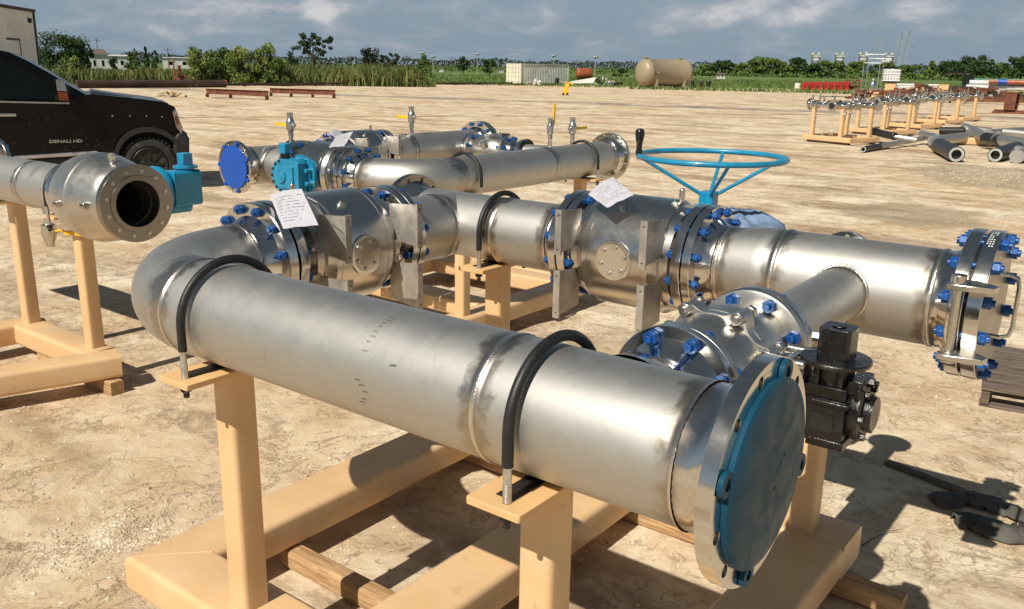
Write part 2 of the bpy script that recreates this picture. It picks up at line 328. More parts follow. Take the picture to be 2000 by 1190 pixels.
# ------------------------------------------------------------------ mesh helpers
def frame(ax):
    a = V(ax).normalized()
    u = a.orthogonal().normalized() if abs(a.z) > .9 else V((0, 0, 1)).cross(a).normalized()
    w = a.cross(u)
    return u, w, a
def axm(o, ax, spin=0.):            # matrix: local z along ax, at o
    u, w, a = frame(ax)
    return Matrix.Translation(V(o)) @ Matrix((u, w, a)).transposed().to_4x4() @ Matrix.Rotation(spin, 4, 'Z')
OFF = [V((0, 0, 0))]
class MB:
    def __init__(s): s.v = []; s.f = []; s.st = []; s.m = Matrix.Identity(4)
    def add(s, vs, fs, st=None):
        b = len(s.v); s.v += [s.m @ V(p) for p in vs]; s.f += [tuple(i+b for i in f) for f in fs]
        s.st += list(st) if st else [0.]*len(vs); return s
    def box(s, c, d, rot=None):
        x, y, z = [k/2 for k in d]
        q = [V((a*x, b*y, e*z)) for e in (-1, 1) for a, b in ((-1, -1), (1, -1), (1, 1), (-1, 1))]
        mm = Matrix.Translation(V(c)) @ (rot.to_4x4() if rot else Matrix.Identity(4))
        return s.add([mm @ p for p in q], [(3, 2, 1, 0), (4, 5, 6, 7), (0, 1, 5, 4), (1, 2, 6, 5), (2, 3, 7, 6), (3, 0, 4, 7)])
    def bx(s, x0, x1, y0, y1, z0, z1): return s.box(((x0+x1)/2, (y0+y1)/2, (z0+z1)/2), (x1-x0, y1-y0, z1-z0))
    def hss(s, p0, p1, w, h, r=.02, n=5, up_=None, m0=0, m1=0):   # closed rounded tube
        p0, p1 = V(p0), V(p1); a = (p1-p0); ln = a.length; a.normalize()
        uu = V(up_) if up_ else (V((0, 0, 1)) if abs(a.z) < .9 else V((0, 1, 0)))
        sd = a.cross(uu).normalized(); uu = sd.cross(a)
        pts = []
        for k, (cx, cy) in enumerate(((w/2-r, h/2-r), (-w/2+r, h/2-r), (-w/2+r, -h/2+r), (w/2-r, -h/2+r))):
            for i in range(n+1):
                t_ = pi/2*(k+i/n); pts.append((cx+r*cos(t_), cy+r*sin(t_)))
        N_ = len(pts)
        vs = [p0+sd*x+uu*y+a*x*m0 for x, y in pts]+[p1+sd*x+uu*y+a*x*m1 for x, y in pts]
        fs = [(i, (i+1) % N_, N_+(i+1) % N_, N_+i) for i in range(N_)]+[tuple(range(N_))[::-1], tuple(range(N_, 2*N_))]
        return s.add(vs, [f[::-1] for f in fs])
    def cyl(s, p0, p1, r, seg=16, r2_=None, cap=True, spin=0.):
        p0, p1 = V(p0), V(p1); u, w, a = frame(p1-p0); q = r if r2_ is None else r2_
        vs = [p0+(u*cos(2*pi*i/seg+spin)+w*sin(2*pi*i/seg+spin))*r for i in range(seg)]+[p1+(u*cos(2*pi*i/seg+spin)+w*sin(2*pi*i/seg+spin))*q for i in range(seg)]
        fs = [(i, (i+1) % seg, seg+(i+1) % seg, seg+i) for i in range(seg)]
        if cap: fs += [tuple(range(seg))[::-1], tuple(range(seg, 2*seg))]
        return s.add(vs, fs)
    def hex(s, p, ax, r, h, spin=0.): p = V(p); return s.cyl(p, p+V(ax).normalized()*h, r, 6, spin=spin)
    def lathe(s, o, ax, prof, seg=64, closed=False):
        u, w, a = frame(ax); o = V(o); vs = []; st = []
        for e in prof:
            rp = .0014 if len(e) > 2 and e[2] == 1. else 0.      # rippled weld bead
            for i in range(seg):
                t_ = 2*pi*i/seg; vs.append(o+a*(e[0]+(rp*.8 if i % 2 else 0))+(u*cos(t_)+w*sin(t_))*(e[1]+(rp if i % 2 else 0))); st.append(e[2] if len(e) > 2 else 0.)
        n = len(prof); fs = []
        for k in range(n if closed else n-1):
            k2 = (k+1) % n
            for i in range(seg): fs.append((k*seg+i, k*seg+(i+1) % seg, k2*seg+(i+1) % seg, k2*seg+i))
        if not closed:
            if prof[0][1] > 1e-5 and len(prof[0]) < 4: fs.append(tuple(range(seg))[::-1])
            if prof[-1][1] > 1e-5 and len(prof[-1]) < 4: fs.append(tuple(range((n-1)*seg, n*seg)))
        return s.add(vs, fs, st)
    def tube(s, pts, r, seg=10, cap=True, st=None):
        pts = [V(p) for p in pts]; n = len(pts); rr = r if isinstance(r, (list, tuple)) else [r]*n
        d0 = (pts[1]-pts[0]).normalized(); u = d0.orthogonal().normalized(); vs = []; ss = []
        for i, p in enumerate(pts):
            d = (pts[min(i+1, n-1)]-pts[max(i-1, 0)]).normalized()
            u = (u-d*u.dot(d)).normalized(); w = d.cross(u)
            for k in range(seg): vs.append(p+(u*cos(2*pi*k/seg)+w*sin(2*pi*k/seg))*rr[i]); ss.append(st[i] if st else 0.)
        fs = [(i*seg+k, i*seg+(k+1) % seg, (i+1)*seg+(k+1) % seg, (i+1)*seg+k) for i in range(n-1) for k in range(seg)]
        if cap: fs += [tuple(range(seg))[::-1], tuple(range((n-1)*seg, n*seg))]
        return s.add(vs, fs, ss)
    def plate(s, outer, holes, th, mat):          # 2D outline with holes, extruded along local z by th
        loops = [[V((x, y, 0)) for x, y in lp] for lp in [outer]+list(holes)]
        tri = tessellate_polygon(loops); flat = [p for lp in loops for p in lp]; n = len(flat)
        vs = [mat @ p for p in flat]+[mat @ (p+V((0, 0, th))) for p in flat]
        fs = []
        for a, b, c_ in tri:
            nz_ = (flat[b]-flat[a]).cross(flat[c_]-flat[a]).z
            if nz_ < 0: a, b = b, a
            fs.append((c_, b, a)); fs.append((a+n, b+n, c_+n))
        k = 0
        for j, lp in enumerate(loops):
            m_ = len(lp); ar = sum(lp[i].x*lp[(i+1) % m_].y-lp[(i+1) % m_].x*lp[i].y for i in range(m_))
            for i in range(m_):
                a, b = k+i, k+(i+1) % m_
                f = (a, b, b+n, a+n)
                if (ar < 0) ^ (j > 0): f = f[::-1]
                fs.append(f)
            k += m_
        return s.add(vs, fs)
    def ball(s, c, r, seg=12, rings=8, sc=(1, 1, 1)):
        c = V(c); vs = [c+V((0, 0, r*sc[2]))]
        for j in range(1, rings):
            for i in range(seg):
                a = pi*j/rings; b = 2*pi*i/seg; vs.append(c+V((r*sin(a)*cos(b)*sc[0], r*sin(a)*sin(b)*sc[1], r*cos(a)*sc[2])))
        vs.append(c-V((0, 0, r*sc[2]))); fs = [(0, 1+i, 1+(i+1) % seg) for i in range(seg)]
        for j in range(rings-2):
            for i in range(seg):
                a = 1+j*seg; fs.append((a+i, a+seg+i, a+seg+(i+1) % seg, a+(i+1) % seg))
        e = len(vs)-1; a = 1+(rings-2)*seg; fs += [(e, a+(i+1) % seg, a+i) for i in range(seg)]
        return s.add(vs, fs)
    def build(s, name, mat, parent=None, bevel=0., sharp=35, smooth=True, tone=None, fix=True):
        me = bpy.data.meshes.new(name)
        me.from_pydata([p-OFF[0] for p in s.v], [], s.f)
        if any(s.st):
            a = me.attributes.new('stain', 'FLOAT', 'POINT'); a.data.foreach_set('value', s.st)
        if tone:
            a = me.attributes.new('tone', 'FLOAT', 'POINT'); a.data.foreach_set('value', tone)
        if smooth:
            me.polygons.foreach_set('use_smooth', [True]*len(me.polygons)); me.set_sharp_from_angle(angle=radians(sharp))
        me.materials.append(MATS[mat]); me.update()
        o = bpy.data.objects.new(name, me); C.objects.link(o)
        if parent: o.parent = parent
        if bevel:
            b = o.modifiers.new('bevel', 'BEVEL'); b.width = bevel; b.segments = 2; b.limit_method = 'ANGLE'; b.angle_limit = radians(40)
        return o
def thing(name, label, cat, loc=(0, 0, 0), rz=0., group=None):
    o = bpy.data.objects.new(name, None); C.objects.link(o); o.location = loc; o.rotation_euler = (0, 0, rz)
    o.empty_display_size = .2
    return tag(o, label, cat, group)
def tag(o, label, cat, group=None):
    o['label'] = label; o['category'] = cat
    if group: o['group'] = group
    return o
def struct(o, kind='structure'): o['kind'] = kind; return o
def circ(r, n=24, c=(0, 0), ph=0.): return [(c[0]+r*cos(2*pi*i/n+ph), c[1]+r*sin(2*pi*i/n+ph)) for i in range(n)]
def dup(root, loc, rz, label, group=None, sc=None):
    r = root.copy(); C.objects.link(r); r.location = loc; r.rotation_euler = (0, 0, rz); r['label'] = label
    if group: r['group'] = group
    if sc: r.scale = (sc, sc, sc)
    for ch in list(root.children):
        c_ = ch.copy(); C.objects.link(c_); c_.parent = r
        for g_ in ch.children:
            d = g_.copy(); C.objects.link(d); d.parent = c_
    return r

# ------------------------------------------------------------------ pipework parts
def stains(x, welds):
    s_ = 0.
    for w in welds:
        d = abs(x-w)
        s_ = max(s_, 1. if d < .0065 else .78*math.exp(-(d/.060)**2))
    return s_
def wprof(x0, x1, r, welds=(), step=.06, rf=None):
    xs = {x0, x1}; n = max(2, int((x1-x0)/step))
    xs |= {x0+(x1-x0)*i/n for i in range(n+1)}
    for w in welds:
        for d in (0, .006, .0095, .02, .035, .055, .08, .11, .15, .2):
            for q in (w-d, w+d):
                if x0 <= q <= x1: xs.add(q)
    return [(x, (rf(x) if rf else r)+(.0028 if any(abs(x-w) < .0065 for w in welds) else 0), stains(x, welds)) for x in sorted(xs)]
_stud = {}
def stud(parent, p, ax, g, rod=.0105, nut=.0195, tail=.011, mat='blue_bolt', name='stud_bolt', one=False):
    key = (round(g, 4), rod, nut, tail, mat, one)
    if key not in _stud:
        keep = OFF[0]; OFF[0] = V((0, 0, 0))
        b = MB(); a = random.uniform(0, 1)
        b.cyl((0, 0, -g-nut*1.0-tail if not one else 0), (0, 0, g+nut*1.0+tail), rod, 12)
        b.hex((0, 0, g+.001), (0, 0, 1), nut, nut*1.05, a)
        if not one: b.hex((0, 0, -g-.001-nut*1.05), (0, 0, 1), nut, nut*1.05, a+.4)
        o = b.build(name, mat, None, bevel=.0012); OFF[0] = keep
        _stud[key] = o; first = True
    else: o = _stud[key].copy(); C.objects.link(o)
    u, w, a = frame(ax)
    mm = Matrix((u, w, a)).transposed().to_4x4() @ Matrix.Rotation(random.uniform(0, 1), 4, 'Z'); mm.translation = V(p)-OFF[0]
    o.name = name; o.parent = parent; o.matrix_local = mm
    return o
def ring_bolts(parent, c, ax, R, n, g, ph=None, skip=(), **k):
    u, w, a = frame(ax); ph = pi/n if ph is None else ph
    for i in range(n):
        if i in skip: continue
        t_ = 2*pi*i/n+ph
        stud(parent, V(c)+(u*cos(t_)+w*sin(t_))*R, ax, g, **k)
def rim(name, parent, c, ax, R, t, bore=0., mat='polished_steel', holes=None, raised=0.):
    """flange ring of thickness t starting at c towards ax; holes = (n, radius, bolt circle, phase)"""
    b = MB(); e = .0025
    if holes:
        n, hr, bc, ph = holes
        hs = [circ(hr, 14, (bc*cos(2*pi*i/n+ph), bc*sin(2*pi*i/n+ph)))[::-1] for i in range(n)]
        if bore: hs.append(circ(bore, 40)[::-1])
        b.plate(circ(R, 72), hs, t, axm(c, ax))
        if raised: b.lathe(V(c)+V(ax)*t, ax, [(-.001, bore+.001, 0, 0), (raised, bore+.001), (raised, raised*0+R*.78, 0, 0), (-.001, R*.78, 0, 0)], 64)
        return b.build(name, mat, parent, bevel=.0018)
    b.lathe(c, ax, [(0, R-e), (e, R), (t-e, R), (t, R-e)], 96)
    return b.build(name, mat, parent, sharp=30)
def neck(b, weld, face, ax_sign, c, ax, r, hub, st=True):
    """weld neck from the pipe weld to the back of the flange ring (positions along ax from c)"""
    ln = face-weld
    b.lathe(c, ax, [(weld-.0, r, .95, 0), (weld+.006, r+.002, 1.), (weld+.012, r, .7), (weld+ln*.25, r+.001, .55), (weld+ln*.40, r+.004, .2), (weld+ln*.85, hub, 0), (face+.001, hub+.006, 0)], 72)

def clamp(parent, sgn, c, ax, zc, r, ztop, rodlen=.10, scale=1., hose=.0138, R=None):
    """rubber sleeved U-bolt over a pipe whose axis is ax at c"""
    A = V(ax).normalized(); sd = A.cross(V((0, 0, 1))).normalized(); R = R or r+.021
    c = V(c)
    pts = [c+sd*R+V((0, 0, -z)) for z in (.075, .04)]
    pts += [c+sd*R*cos(t_)+V((0, 0, R*sin(t_))) for t_ in [pi*i/28 for i in range(29)]]
    pts += [c-sd*R+V((0, 0, -z)) for z in (.04, .075)]
    b = MB(); b.tube(pts, hose, 12); o = b.build('pipe_clamp', 'black_rubber', parent, sharp=60)
    for s_ in (1, -1):
        p = c+sd*R*s_
        b = MB(); b.cyl(p+V((0, 0, -.06)), p+V((0, 0, ztop-zc-.045)), hose*.72, 14)
        z0 = ztop+.045
        for k in range(10): b.cyl((p.x, p.y, z0-k*.005), (p.x, p.y, z0-k*.005-.003), hose*.79, 12)
        b.build('threaded_rod', 'zinc', o)
        b = MB(); b.cyl((p.x, p.y, ztop-.022), (p.x, p.y, ztop-.062), hose*.7, 12); b.hex((p.x, p.y, ztop-.042), (0, 0, 1), hose*1.25, .018)
        b.build('nut', 'truck_trim', o)
    return o
def support(frm, c, ax, ztop, zbase, pw=.102, pl=.155, pd=.44, slot=True, side=-1):
    """square post with a slotted plate that carries the pipe"""
    c = V(c); A = V(ax).normalized(); sd = A.cross(V((0, 0, 1))).normalized()
    b = MB(); b.hss((c.x, c.y, zbase), (c.x, c.y, ztop-.0202), pw, pw, .018, up_=A); b.build('post', 'tan_paint', frm, sharp=30)
    b = MB(); mm = Matrix((A, sd, A.cross(sd))).transposed().to_4x4(); mm.translation = V((c.x, c.y, ztop-.020 if A.cross(sd).z > 0 else ztop))
    w, d = pl/2, pd/2; q = .004
    outer = [(-w+q, -d), (w-q, -d), (w, -d+q), (w, d-q), (w-q, d), (-w+q, d), (-w, d-q), (-w, -d+q)]
    hs = [[(-.026, s_*(d-.052)), (-.026, s_*.075), (.026, s_*.075), (.026, s_*(d-.052))][::s_] for s_ in (1, -1)] if slot else []
    b.plate(outer, hs, .020, mm); b.build('support_plate', 'tan_edge', frm, bevel=.0025)
    if slot:
        b = MB(); b.box((c.x, c.y, ztop+.0015), (.052 if abs(A.x) > .5 else pd-.10, pd-.10 if abs(A.x) > .5 else .052, .003))
        b.build('rubber_pad', 'black_rubber', frm)

def bracket(parent, hinge, out, nrm, z0, z1, depth=.15, lip=.032):
    """bent sheet lug: a plate standing out from the valve along `out` with a drilled lip turned along `nrm`"""
    h = V(hinge); out = V(out); nrm = V(nrm); b = MB()
    mm = Matrix((out, V((0, 0, 1)), out.cross(V((0, 0, 1))))).transposed().to_4x4(); mm.translation = h
    L_ = depth; Z = z1-z0
    b.plate([(0, z0+.02), (L_, z0), (L_, z1), (0, z1-.012)], [], .005, mm)
    mm2 = Matrix((nrm, V((0, 0, 1)), nrm.cross(V((0, 0, 1))))).transposed().to_4x4(); mm2.translation = h+out*L_
    b.plate([(-lip*.5, z0-.004), (lip*.5, z0-.004), (lip*.5, z1+.004), (-lip*.5, z1+.004)], [circ(.005, 10, (0, z0+.02))[::-1], circ(.005, 10, (0, z1-.02))[::-1]], .009, mm2)
    return b.build('bracket', 'plate_steel', parent)
def screws(parent, c, ax, R, n, r, h, mat='fitting_steel', name='cap_screw', ph=.3):
    u, w, a = frame(ax)
    for i in range(n):
        t_ = 2*pi*i/n+ph; p = V(c)+(u*cos(t_)+w*sin(t_))*R
        b = MB(); b.cyl(p, p+a*h, r, 12); b.cyl(p+a*h*.98, p+a*(h*1.02), r*.5, 8); b.build(name, mat, parent, bevel=.001)
def ball_valve(parent, c, ax, side, zc, half=.305, r=.162, body=.25, bh=.187, lugs=True, gear=False):
    """trunnion ball valve; ax = flow axis, side = horizontal direction of the blind trunnion cover"""
    c = V(c); A = V(ax); sd = V(side)
    fi = half-.064                                  # inner end of the end flange necks
    b = MB()
    p = [(-fi-.02, .172, 0, 0), (-bh-.055, .176), (-bh-.050, .215), (-bh-.012, .218), (-bh-.010, .232), (-bh, .236), (-bh+.022, body-.003), (-bh+.026, body), (-bh+.052, body), (-bh+.053, body-.002), (-bh+.056, body-.002), (-bh+.057, body), (bh-.057, body), (bh-.056, body-.002), (bh-.053, body-.002), (bh-.052, body), (bh-.026, body), (bh-.022, body-.003), (bh, .236), (bh+.010, .232), (bh+.012, .218), (bh+.050, .215), (bh+.055, .176), (fi+.02, .172, 0, 0)]
    b.lathe(c, A, p, 96)
    bd = b.build('valve_body', 'body_steel', parent, sharp=28)
    for s_ in (-1, 1):
        rim('valve_flange', parent, c+A*s_*(half-.0445), A*s_, .2413, .042)
        b = MB(); b.lathe(c, A*s_, [(fi+.005, .17, 0, 0), (half-.044, .2, 0, 0)], 64); b.build('valve_neck', 'polished_steel', parent)
        u, w, a = frame(A*s_)
        for i in range(10):
            t_ = 2*pi*(i+.5)/10; q = c+A*s_*(bh+.048)+(u*cos(t_)+w*sin(t_))*.196
            stud(bd, q, A*s_, .0, rod=.010, nut=.019, tail=.008, mat='fitting_steel', name='body_nut', one=True)
    # round cover with cap screws
    b = MB(); b.lathe(c+sd*(body-.016), sd, [(0, .088), (.018, .088), (.019, .085), (.021, .085), (.0215, .073), (.024, .072)], 48)
    cv = b.build('trunnion_cover', 'polished_steel', parent, sharp=30)
    screws(cv, c+sd*(body+.006), sd, .058, 6, .0085, .009)
    if lugs:
        for s_ in (-1, 1):
            h = c+A*s_*(bh+.018)+sd*.19
            for z0, z1 in ((.018, .205), (-.262, -.058)): bracket(parent, h, sd, A, z0, z1, depth=.172)
    q = c+(sd*.55+V((0, 0, 1))*.83).normalized()*(body-.004)-A*.03
    b = MB(); n_ = (sd*.55+V((0, 0, 1))*.83).normalized(); b.lathe(q, n_, [(0, .020), (.010, .020)], 20); b.hex(q+n_*.009, n_, .016, .014); b.build('plug', 'fitting_steel', parent, bevel=.001)
    q = c+V((0, 0, body+.0)); q2 = q+A*(bh-.01)*(1 if abs(A.x) > .5 else -1)+V((0, 0, -.012))
    b = MB(); b.cyl(q2, q2+V((0, 0, .022)), .011, 12); b.hex(q2+V((0, 0, .022)), (0, 0, 1), .014, .012); b.cyl(q2+V((0, 0, .034)), q2+V((0, 0, .052)), .012, 14); b.ball(q2+V((0, 0, .052)), .012, 12, 8)
    b.build('bleed_fitting', 'fitting_steel', parent)
    if gear:
        g0 = c-sd*(body-.02)
        b = MB(); b.lathe(g0, -sd, [(0, .135), (.05, .135), (.052, .165), (.07, .167), (.078, .165), (.079, .1), (.16, .095)], 56)
        gf = b.build('gear_flange', 'turquoise', parent, sharp=30)
        u, w, a = frame(-sd)
        for i in range(8):
            t_ = 2*pi*(i+.5)/8; q = g0-sd*.06+(u*cos(t_)+w*sin(t_))*.135
            b = MB(); b.hex(q, -sd, .019, .075, .3); b.build('gear_bolt', 'turquoise', gf, bevel=.002)
        gc = g0-sd*.10+A*.10
        b = MB()
        mm = axm(gc, -sd)
        out_ = [(x, y) for x, y in [(.135*cos(t_)+.0, .135*sin(t_)) for t_ in [pi/2+pi*i/14 for i in range(15)]]]+[(.17, -.135), (.20, -.11), (.20, .11), (.17, .135)]
        b.plate([(x, y) for x, y in out_], [], .085, mm)
        gb = b.build('gear_housing', 'turquoise', parent, bevel=.006)
        b = MB(); b.plate([(x*.72, y*.72) for x, y in out_], [], .012, axm(gc-sd*.0845, -sd)); b.lathe(gc-sd*.09, -sd, [(0, .06), (.018, .058), (.019, .03), (.022, .03)], 32); b.build('gear_cover', 'turquoise', parent, bevel=.002)
        for i in range(8):
            q = gc-sd*.085+axm((0, 0, 0), -sd) @ V((out_[(i*2+1) % len(out_)][0]*.88, out_[(i*2+1) % len(out_)][1]*.88, 0)); b = MB(); b.cyl(q, q-sd*.01, .010, 10); b.build('cap_screw', 'black_paint', gb)
        q = gc-sd*.04+V((0, 0, .125)); b = MB(); b.cyl(q, q+V((0, 0, .05)), .04, 20); b.build('input_shaft', 'black_paint', gb)
        b = MB(); b.box(q+V((0, 0, .09)), (.075, .075, .085)); b.build('shaft_cap', 'turquoise', gb, bevel=.008)
    return bd
def tagsheet(name, label, corners, sag=.012, wire=None):
    """paper tag as a thin bent sheet through four corners"""
    a, b_, c_, d = [V(p) for p in corners]; n = 10; vs = []; nm = (b_-a).cross(d-a).normalized()
    if nm.dot(V((0, 0, CAMH))-a) < 0: nm = -nm
    for j in range(n+1):
        for i in range(n+1):
            s_, t_ = i/n, j/n
            p = a*(1-s_)*(1-t_)+b_*s_*(1-t_)+c_*s_*t_+d*(1-s_)*t_
            vs.append(p+nm*(sag*sin(pi*s_)*(.6+.4*cos(3*t_))+.004*noise.noise(V((s_*4, t_*4, 1)))))
    vs += [p-nm*.0008 for p in vs]; k = (n+1)**2
    fs = []
    for j in range(n):
        for i in range(n):
            q = j*(n+1)+i; f = (q, q+1, q+n+2, q+n+1); fs += [f, tuple(x+k for x in f[::-1])]
    for i in range(n):
        for q, r_ in ((i, i+1), ((n)*(n+1)+i+1, n*(n+1)+i), ((i+1)*(n+1), i*(n+1)), (i*(n+1)+n, (i+1)*(n+1)+n)): fs.append((r_, q, q+k, r_+k))
    b = MB(); b.add(vs, fs)
    root = thing(name, label, 'paper tag', loc=a)
    keep = OFF[0]; OFF[0] = a
    b.build('sheet', 'paper', root, sharp=70)
    # printed lines
    b = MB()
    for j in range(9):
        t0 = .16+.08*j; e = random.uniform(.55, .88)
        for s0 in [.12+.07*q for q in range(int(e/.07))]:
            if random.random() < .25: continue
            def P(s_, t_):
                p = a*(1-s_)*(1-t_)+b_*s_*(1-t_)+c_*s_*t_+d*(1-s_)*t_
                return p+nm*(sag*sin(pi*s_)*(.6+.4*cos(3*t_))+.004*noise.noise(V((s_*4, t_*4, 1)))+.0012)
            b.add([P(s0, t0), P(s0+.05, t0), P(s0+.05, t0+.010), P(s0, t0+.010)], [(0, 1, 2, 3)])
    b.build('printed_lines', 'mark_ink', root, smooth=False)['kind'] = 'stuff'
    if wire:
        w = MB(); w.tube(wire, .0012, 6); w.build('wire', 'mark_white', root)
    OFF[0] = keep
    return root

def spool(root, near, zc, zs, ext=0.):
    """one piping skid. authored in the near skid's coordinates; x beyond -1.5 moves by ext"""
    X = lambda x: x+ext if x > -1.6 else x
    zb = zs-.152                                      # underside of the beams
    y1, y2, xl = 1.616, 3.41, -2.98
    # frame ---------------------------------------------------------
    b = MB(); H = zb+.076
    b.hss((-2.885, 1.623, H), (-2.885, 3.588, H), .252, .152, .026, m0=1)
    b.hss((-2.885, 1.623, H), (X(-.838), 1.623, H), .252, .152, .026, m0=-1)
    b.hss((-2.757, 3.462, H), (X(-.838), 3.462, H), .250, .1516, .026)
    b.hss((-1.912, 1.750, H), (-1.912, 3.335, H), .252, .1524, .026)
    b.hss((X(-.968), 1.750, H), (X(-.968), 3.335, H), .260, .1524, .026)
    if ext: b.hss((-.75, 1.750, H), (-.75, 3.335, H), .252, .1524, .026)
    fr = b.build('skid_frame', 'tan_paint', root, sharp=30)
    b = MB(); b.tube([(-2.99, 1.518, zs-.002), (-2.775, 1.733, zs+.000)], .0030, 6)
    b.build('weld_bead', 'tan_paint', fr)
    ztop = zc-.162-.002
    xc2 = X(-1.1) if not ext else -.60
    for cx in (-2.370, xc2):
        support(fr, (cx-.012, y1, 0), (1, 0, 0), ztop, zs-.002)
        clamp(root, 1, (cx+.005, y1, zc), (1, 0, 0), zc, .162, ztop-.0, R=.185)
    for cx, rr in ((-2.66, .162), (X(-1.0), .178)):
        support(fr, (cx-.03, y2, 0), (1, 0, 0), zc-rr-.002, zs-.002)
    clamp(root, 1, (-2.665, y2, zc), (1, 0, 0), zc, .162, ztop, R=.184)
    # pipe along the front -------------------------------------------
    wl = [-2.523, -1.222, X(-.705)]
    b = MB(); b.lathe((0, y1, zc), (1, 0, 0), [(p[0], p[1], p[2], 0) for p in wprof(-2.523, X(-.705), .162, wl)], 96)
    pp = b.build('front_pipe', 'pipe_steel', root, sharp=60)
    if near:       # stencilled print and the long seam
        b = MB(); R_ = .1626
        def onp(x, a_): return V((x, y1-R_*cos(a_), zc+R_*sin(a_)))
        for k, a_ in enumerate([.50, .66, .76, .86, .97, 1.05, 1.12, 1.20]):
            for q in range(random.choice((2, 3))):
                x0 = -1.605+.012*k*.2+q*.007; b.add([onp(x0, a_), onp(x0+.0022, a_), onp(x0+.0034, a_+.030), onp(x0+.0012, a_+.030)], [(0, 1, 2, 3)])
        for a_, x0 in ((.40, -1.50), (.42, -1.495), (-.05, -1.60), (-.15, -1.59), (-.3, -1.60), (.02, -1.615), (-.38, -1.61)):
            b.add([onp(x0, a_), onp(x0+.02, a_+.01), onp(x0+.02, a_+.022), onp(x0, a_+.012)], [(0, 1, 2, 3)])
        b.build('stencil_marks', 'mark_ink', pp, smooth=False)
    # elbow ----------------------------------------------------------
    pts, rs, ss = [], [], []
    angs = [0, .006, .012, .04, .09, .15, .22, .3]+[.3+.97/16*i for i in range(1, 16)]+[pi/2-q for q in (.3, .22, .15, .09, .04, .012, .006, 0)]
    for t_ in angs:
        th = -pi/2-t_; pts.append(V((-2.523+.457*cos(th), 2.073+.457*sin(th), zc)))
        d = min(t_, pi/2-t_)*.457; rs.append(.1622+(.0025 if d < .004 else 0)); ss.append(1. if d < .004 else .80*math.exp(-(d/.10)**2))
    b = MB(); b.tube(pts, rs, 72, cap=False, st=ss); b.build('elbow', 'elbow_steel', root, sharp=60)
    # line with the first valve ---------------------------------------
    b = MB(); neck(b, 2.073, 2.152, 1, (xl, 0, zc), (0, 1, 0), .162, .183); b.build('weld_neck', 'polished_steel', root, sharp=40)
    f1 = rim('flange', root, (xl, 2.151, zc), (0, 1, 0), .2413, .045)
    ring_bolts(f1, (xl, 2.2, zc), (0, 1, 0), .216, 12, .050)
    vc = V((xl, 2.549, zc))
    ball_valve(root, vc, (0, 1, 0), (1, 0, 0), zc, half=.345, gear=not near)
    f2 = rim('flange', root, (xl, 2.900, zc), (0, 1, 0), .2413, .036)
    ring_bolts(f2, (xl, 2.899, zc), (0, 1, 0), .216, 12, .050)
    b = MB(); neck(b, -3.02, -2.935, 1, (xl, 0, zc), (0, -1, 0), .162, .183); b.build('weld_neck', 'polished_steel', root, sharp=40)
    b = MB()
    b.lathe((xl, 0, zc), (0, 1, 0), [(*p, 0) for p in wprof(3.02, 3.41, .162, [3.25])], 80)
    b.lathe((0, y2, zc), (1, 0, 0), [(*p, 0) for p in wprof(-3.15, -2.626, .1623, [-2.63])], 80)
    b.ball((xl, y2, zc), .1618, 40, 24)
    b.build('tee', 'pipe_steel', root, sharp=60)
    b = MB(); b.lathe((0, y2, zc), (-1, 0, 0), [(3.15, .160, .9, 0), (3.17, .160, .3), (3.235, .175, 0), (3.262, .190, 0)], 64); b.build('weld_neck', 'polished_steel', root, sharp=40)
    fe = rim('end_flange', root, (-3.262, y2, zc), (-1, 0, 0), .225, .038, mat='machined_face_shaded' if near else 'polished_steel', bore=.15 if near else 0, holes=(12, .013, .197, pi/12))
    if not near:
        b = MB(); b.plate(circ(.185, 60), [], .012, axm((-3.302, y2, zc), (-1, 0, 0))); u, w, a = frame((-1, 0, 0))
        for k in range(7):
            t_ = 2*pi*k/7+.4; ctr = (.205*cos(t_), .205*sin(t_)); b.plate(circ(.017, 12, ctr), [], .011, axm((-3.303, y2, zc), (-1, 0, 0)))
        b.build('flange_cover', 'cobalt_cover', fe)
    # line 2: pipe, second valve, tee, end flange ----------------------
    b = MB(); b.lathe((0, y2, zc), (1, 0, 0), [(*p, 0) for p in wprof(-2.626, -2.295, .162, [-2.63, -2.30])], 80); b.build('middle_pipe', 'pipe_steel', root, sharp=60)
    b = MB(); neck(b, -2.295, -2.222, 1, (0, y2, zc), (1, 0, 0), .162, .183); b.build('weld_neck', 'polished_steel', root, sharp=40)
    f3 = rim('flange', root, (-2.222, y2, zc), (1, 0, 0), .2413, .040)
    ring_bolts(f3, (-2.180, y2, zc), (1, 0, 0), .216, 12, .046)
    v2 = V((-1.872, y2, zc))
    bd2 = ball_valve(root, v2, (1, 0, 0), (0, -1, 0), zc, half=.306)
    f4 = rim('flange', root, (-1.562, y2, zc), (1, 0, 0), .2413, .038)
    ring_bolts(f4, (-1.565, y2, zc), (1, 0, 0), .216, 12, .046)
    b = MB(); neck(b, 1.455, 1.525, 1, (0, y2, zc), (-1, 0, 0), .162, .184); b.build('weld_neck', 'polished_steel', root, sharp=40)
    rf = lambda x: .162+(.178-.162)*min(1, max(0, (x+1.43)/.14))**1.0
    b = MB(); b.lathe((0, y2, zc), (1, 0, 0), [(*p, 0) for p in wprof(-1.455, -1.215, .162, [-1.452, -1.215], .03, rf)], 80)
    b.build('reducer', 'pipe_steel', root, sharp=60)
    b = MB(); b.lathe((0, y2, zc), (1, 0, 0), [(*p, 0) for p in wprof(-1.215, X(-.63), .178, [-1.215, X(-.64)])], 88)
    b.build('tee_pipe', 'pipe_steel', root, sharp=60)
    b = MB(); b.lathe((0, y2, zc), (1, 0, 0), [(X(-.64)+.0, .178, .7, 0), (X(-.622), .178, .4), (X(-.60), .181), (X(-.572), .203), (X(-.562), .206, 0, 0)], 72); b.build('weld_neck', 'polished_steel', root, sharp=40)
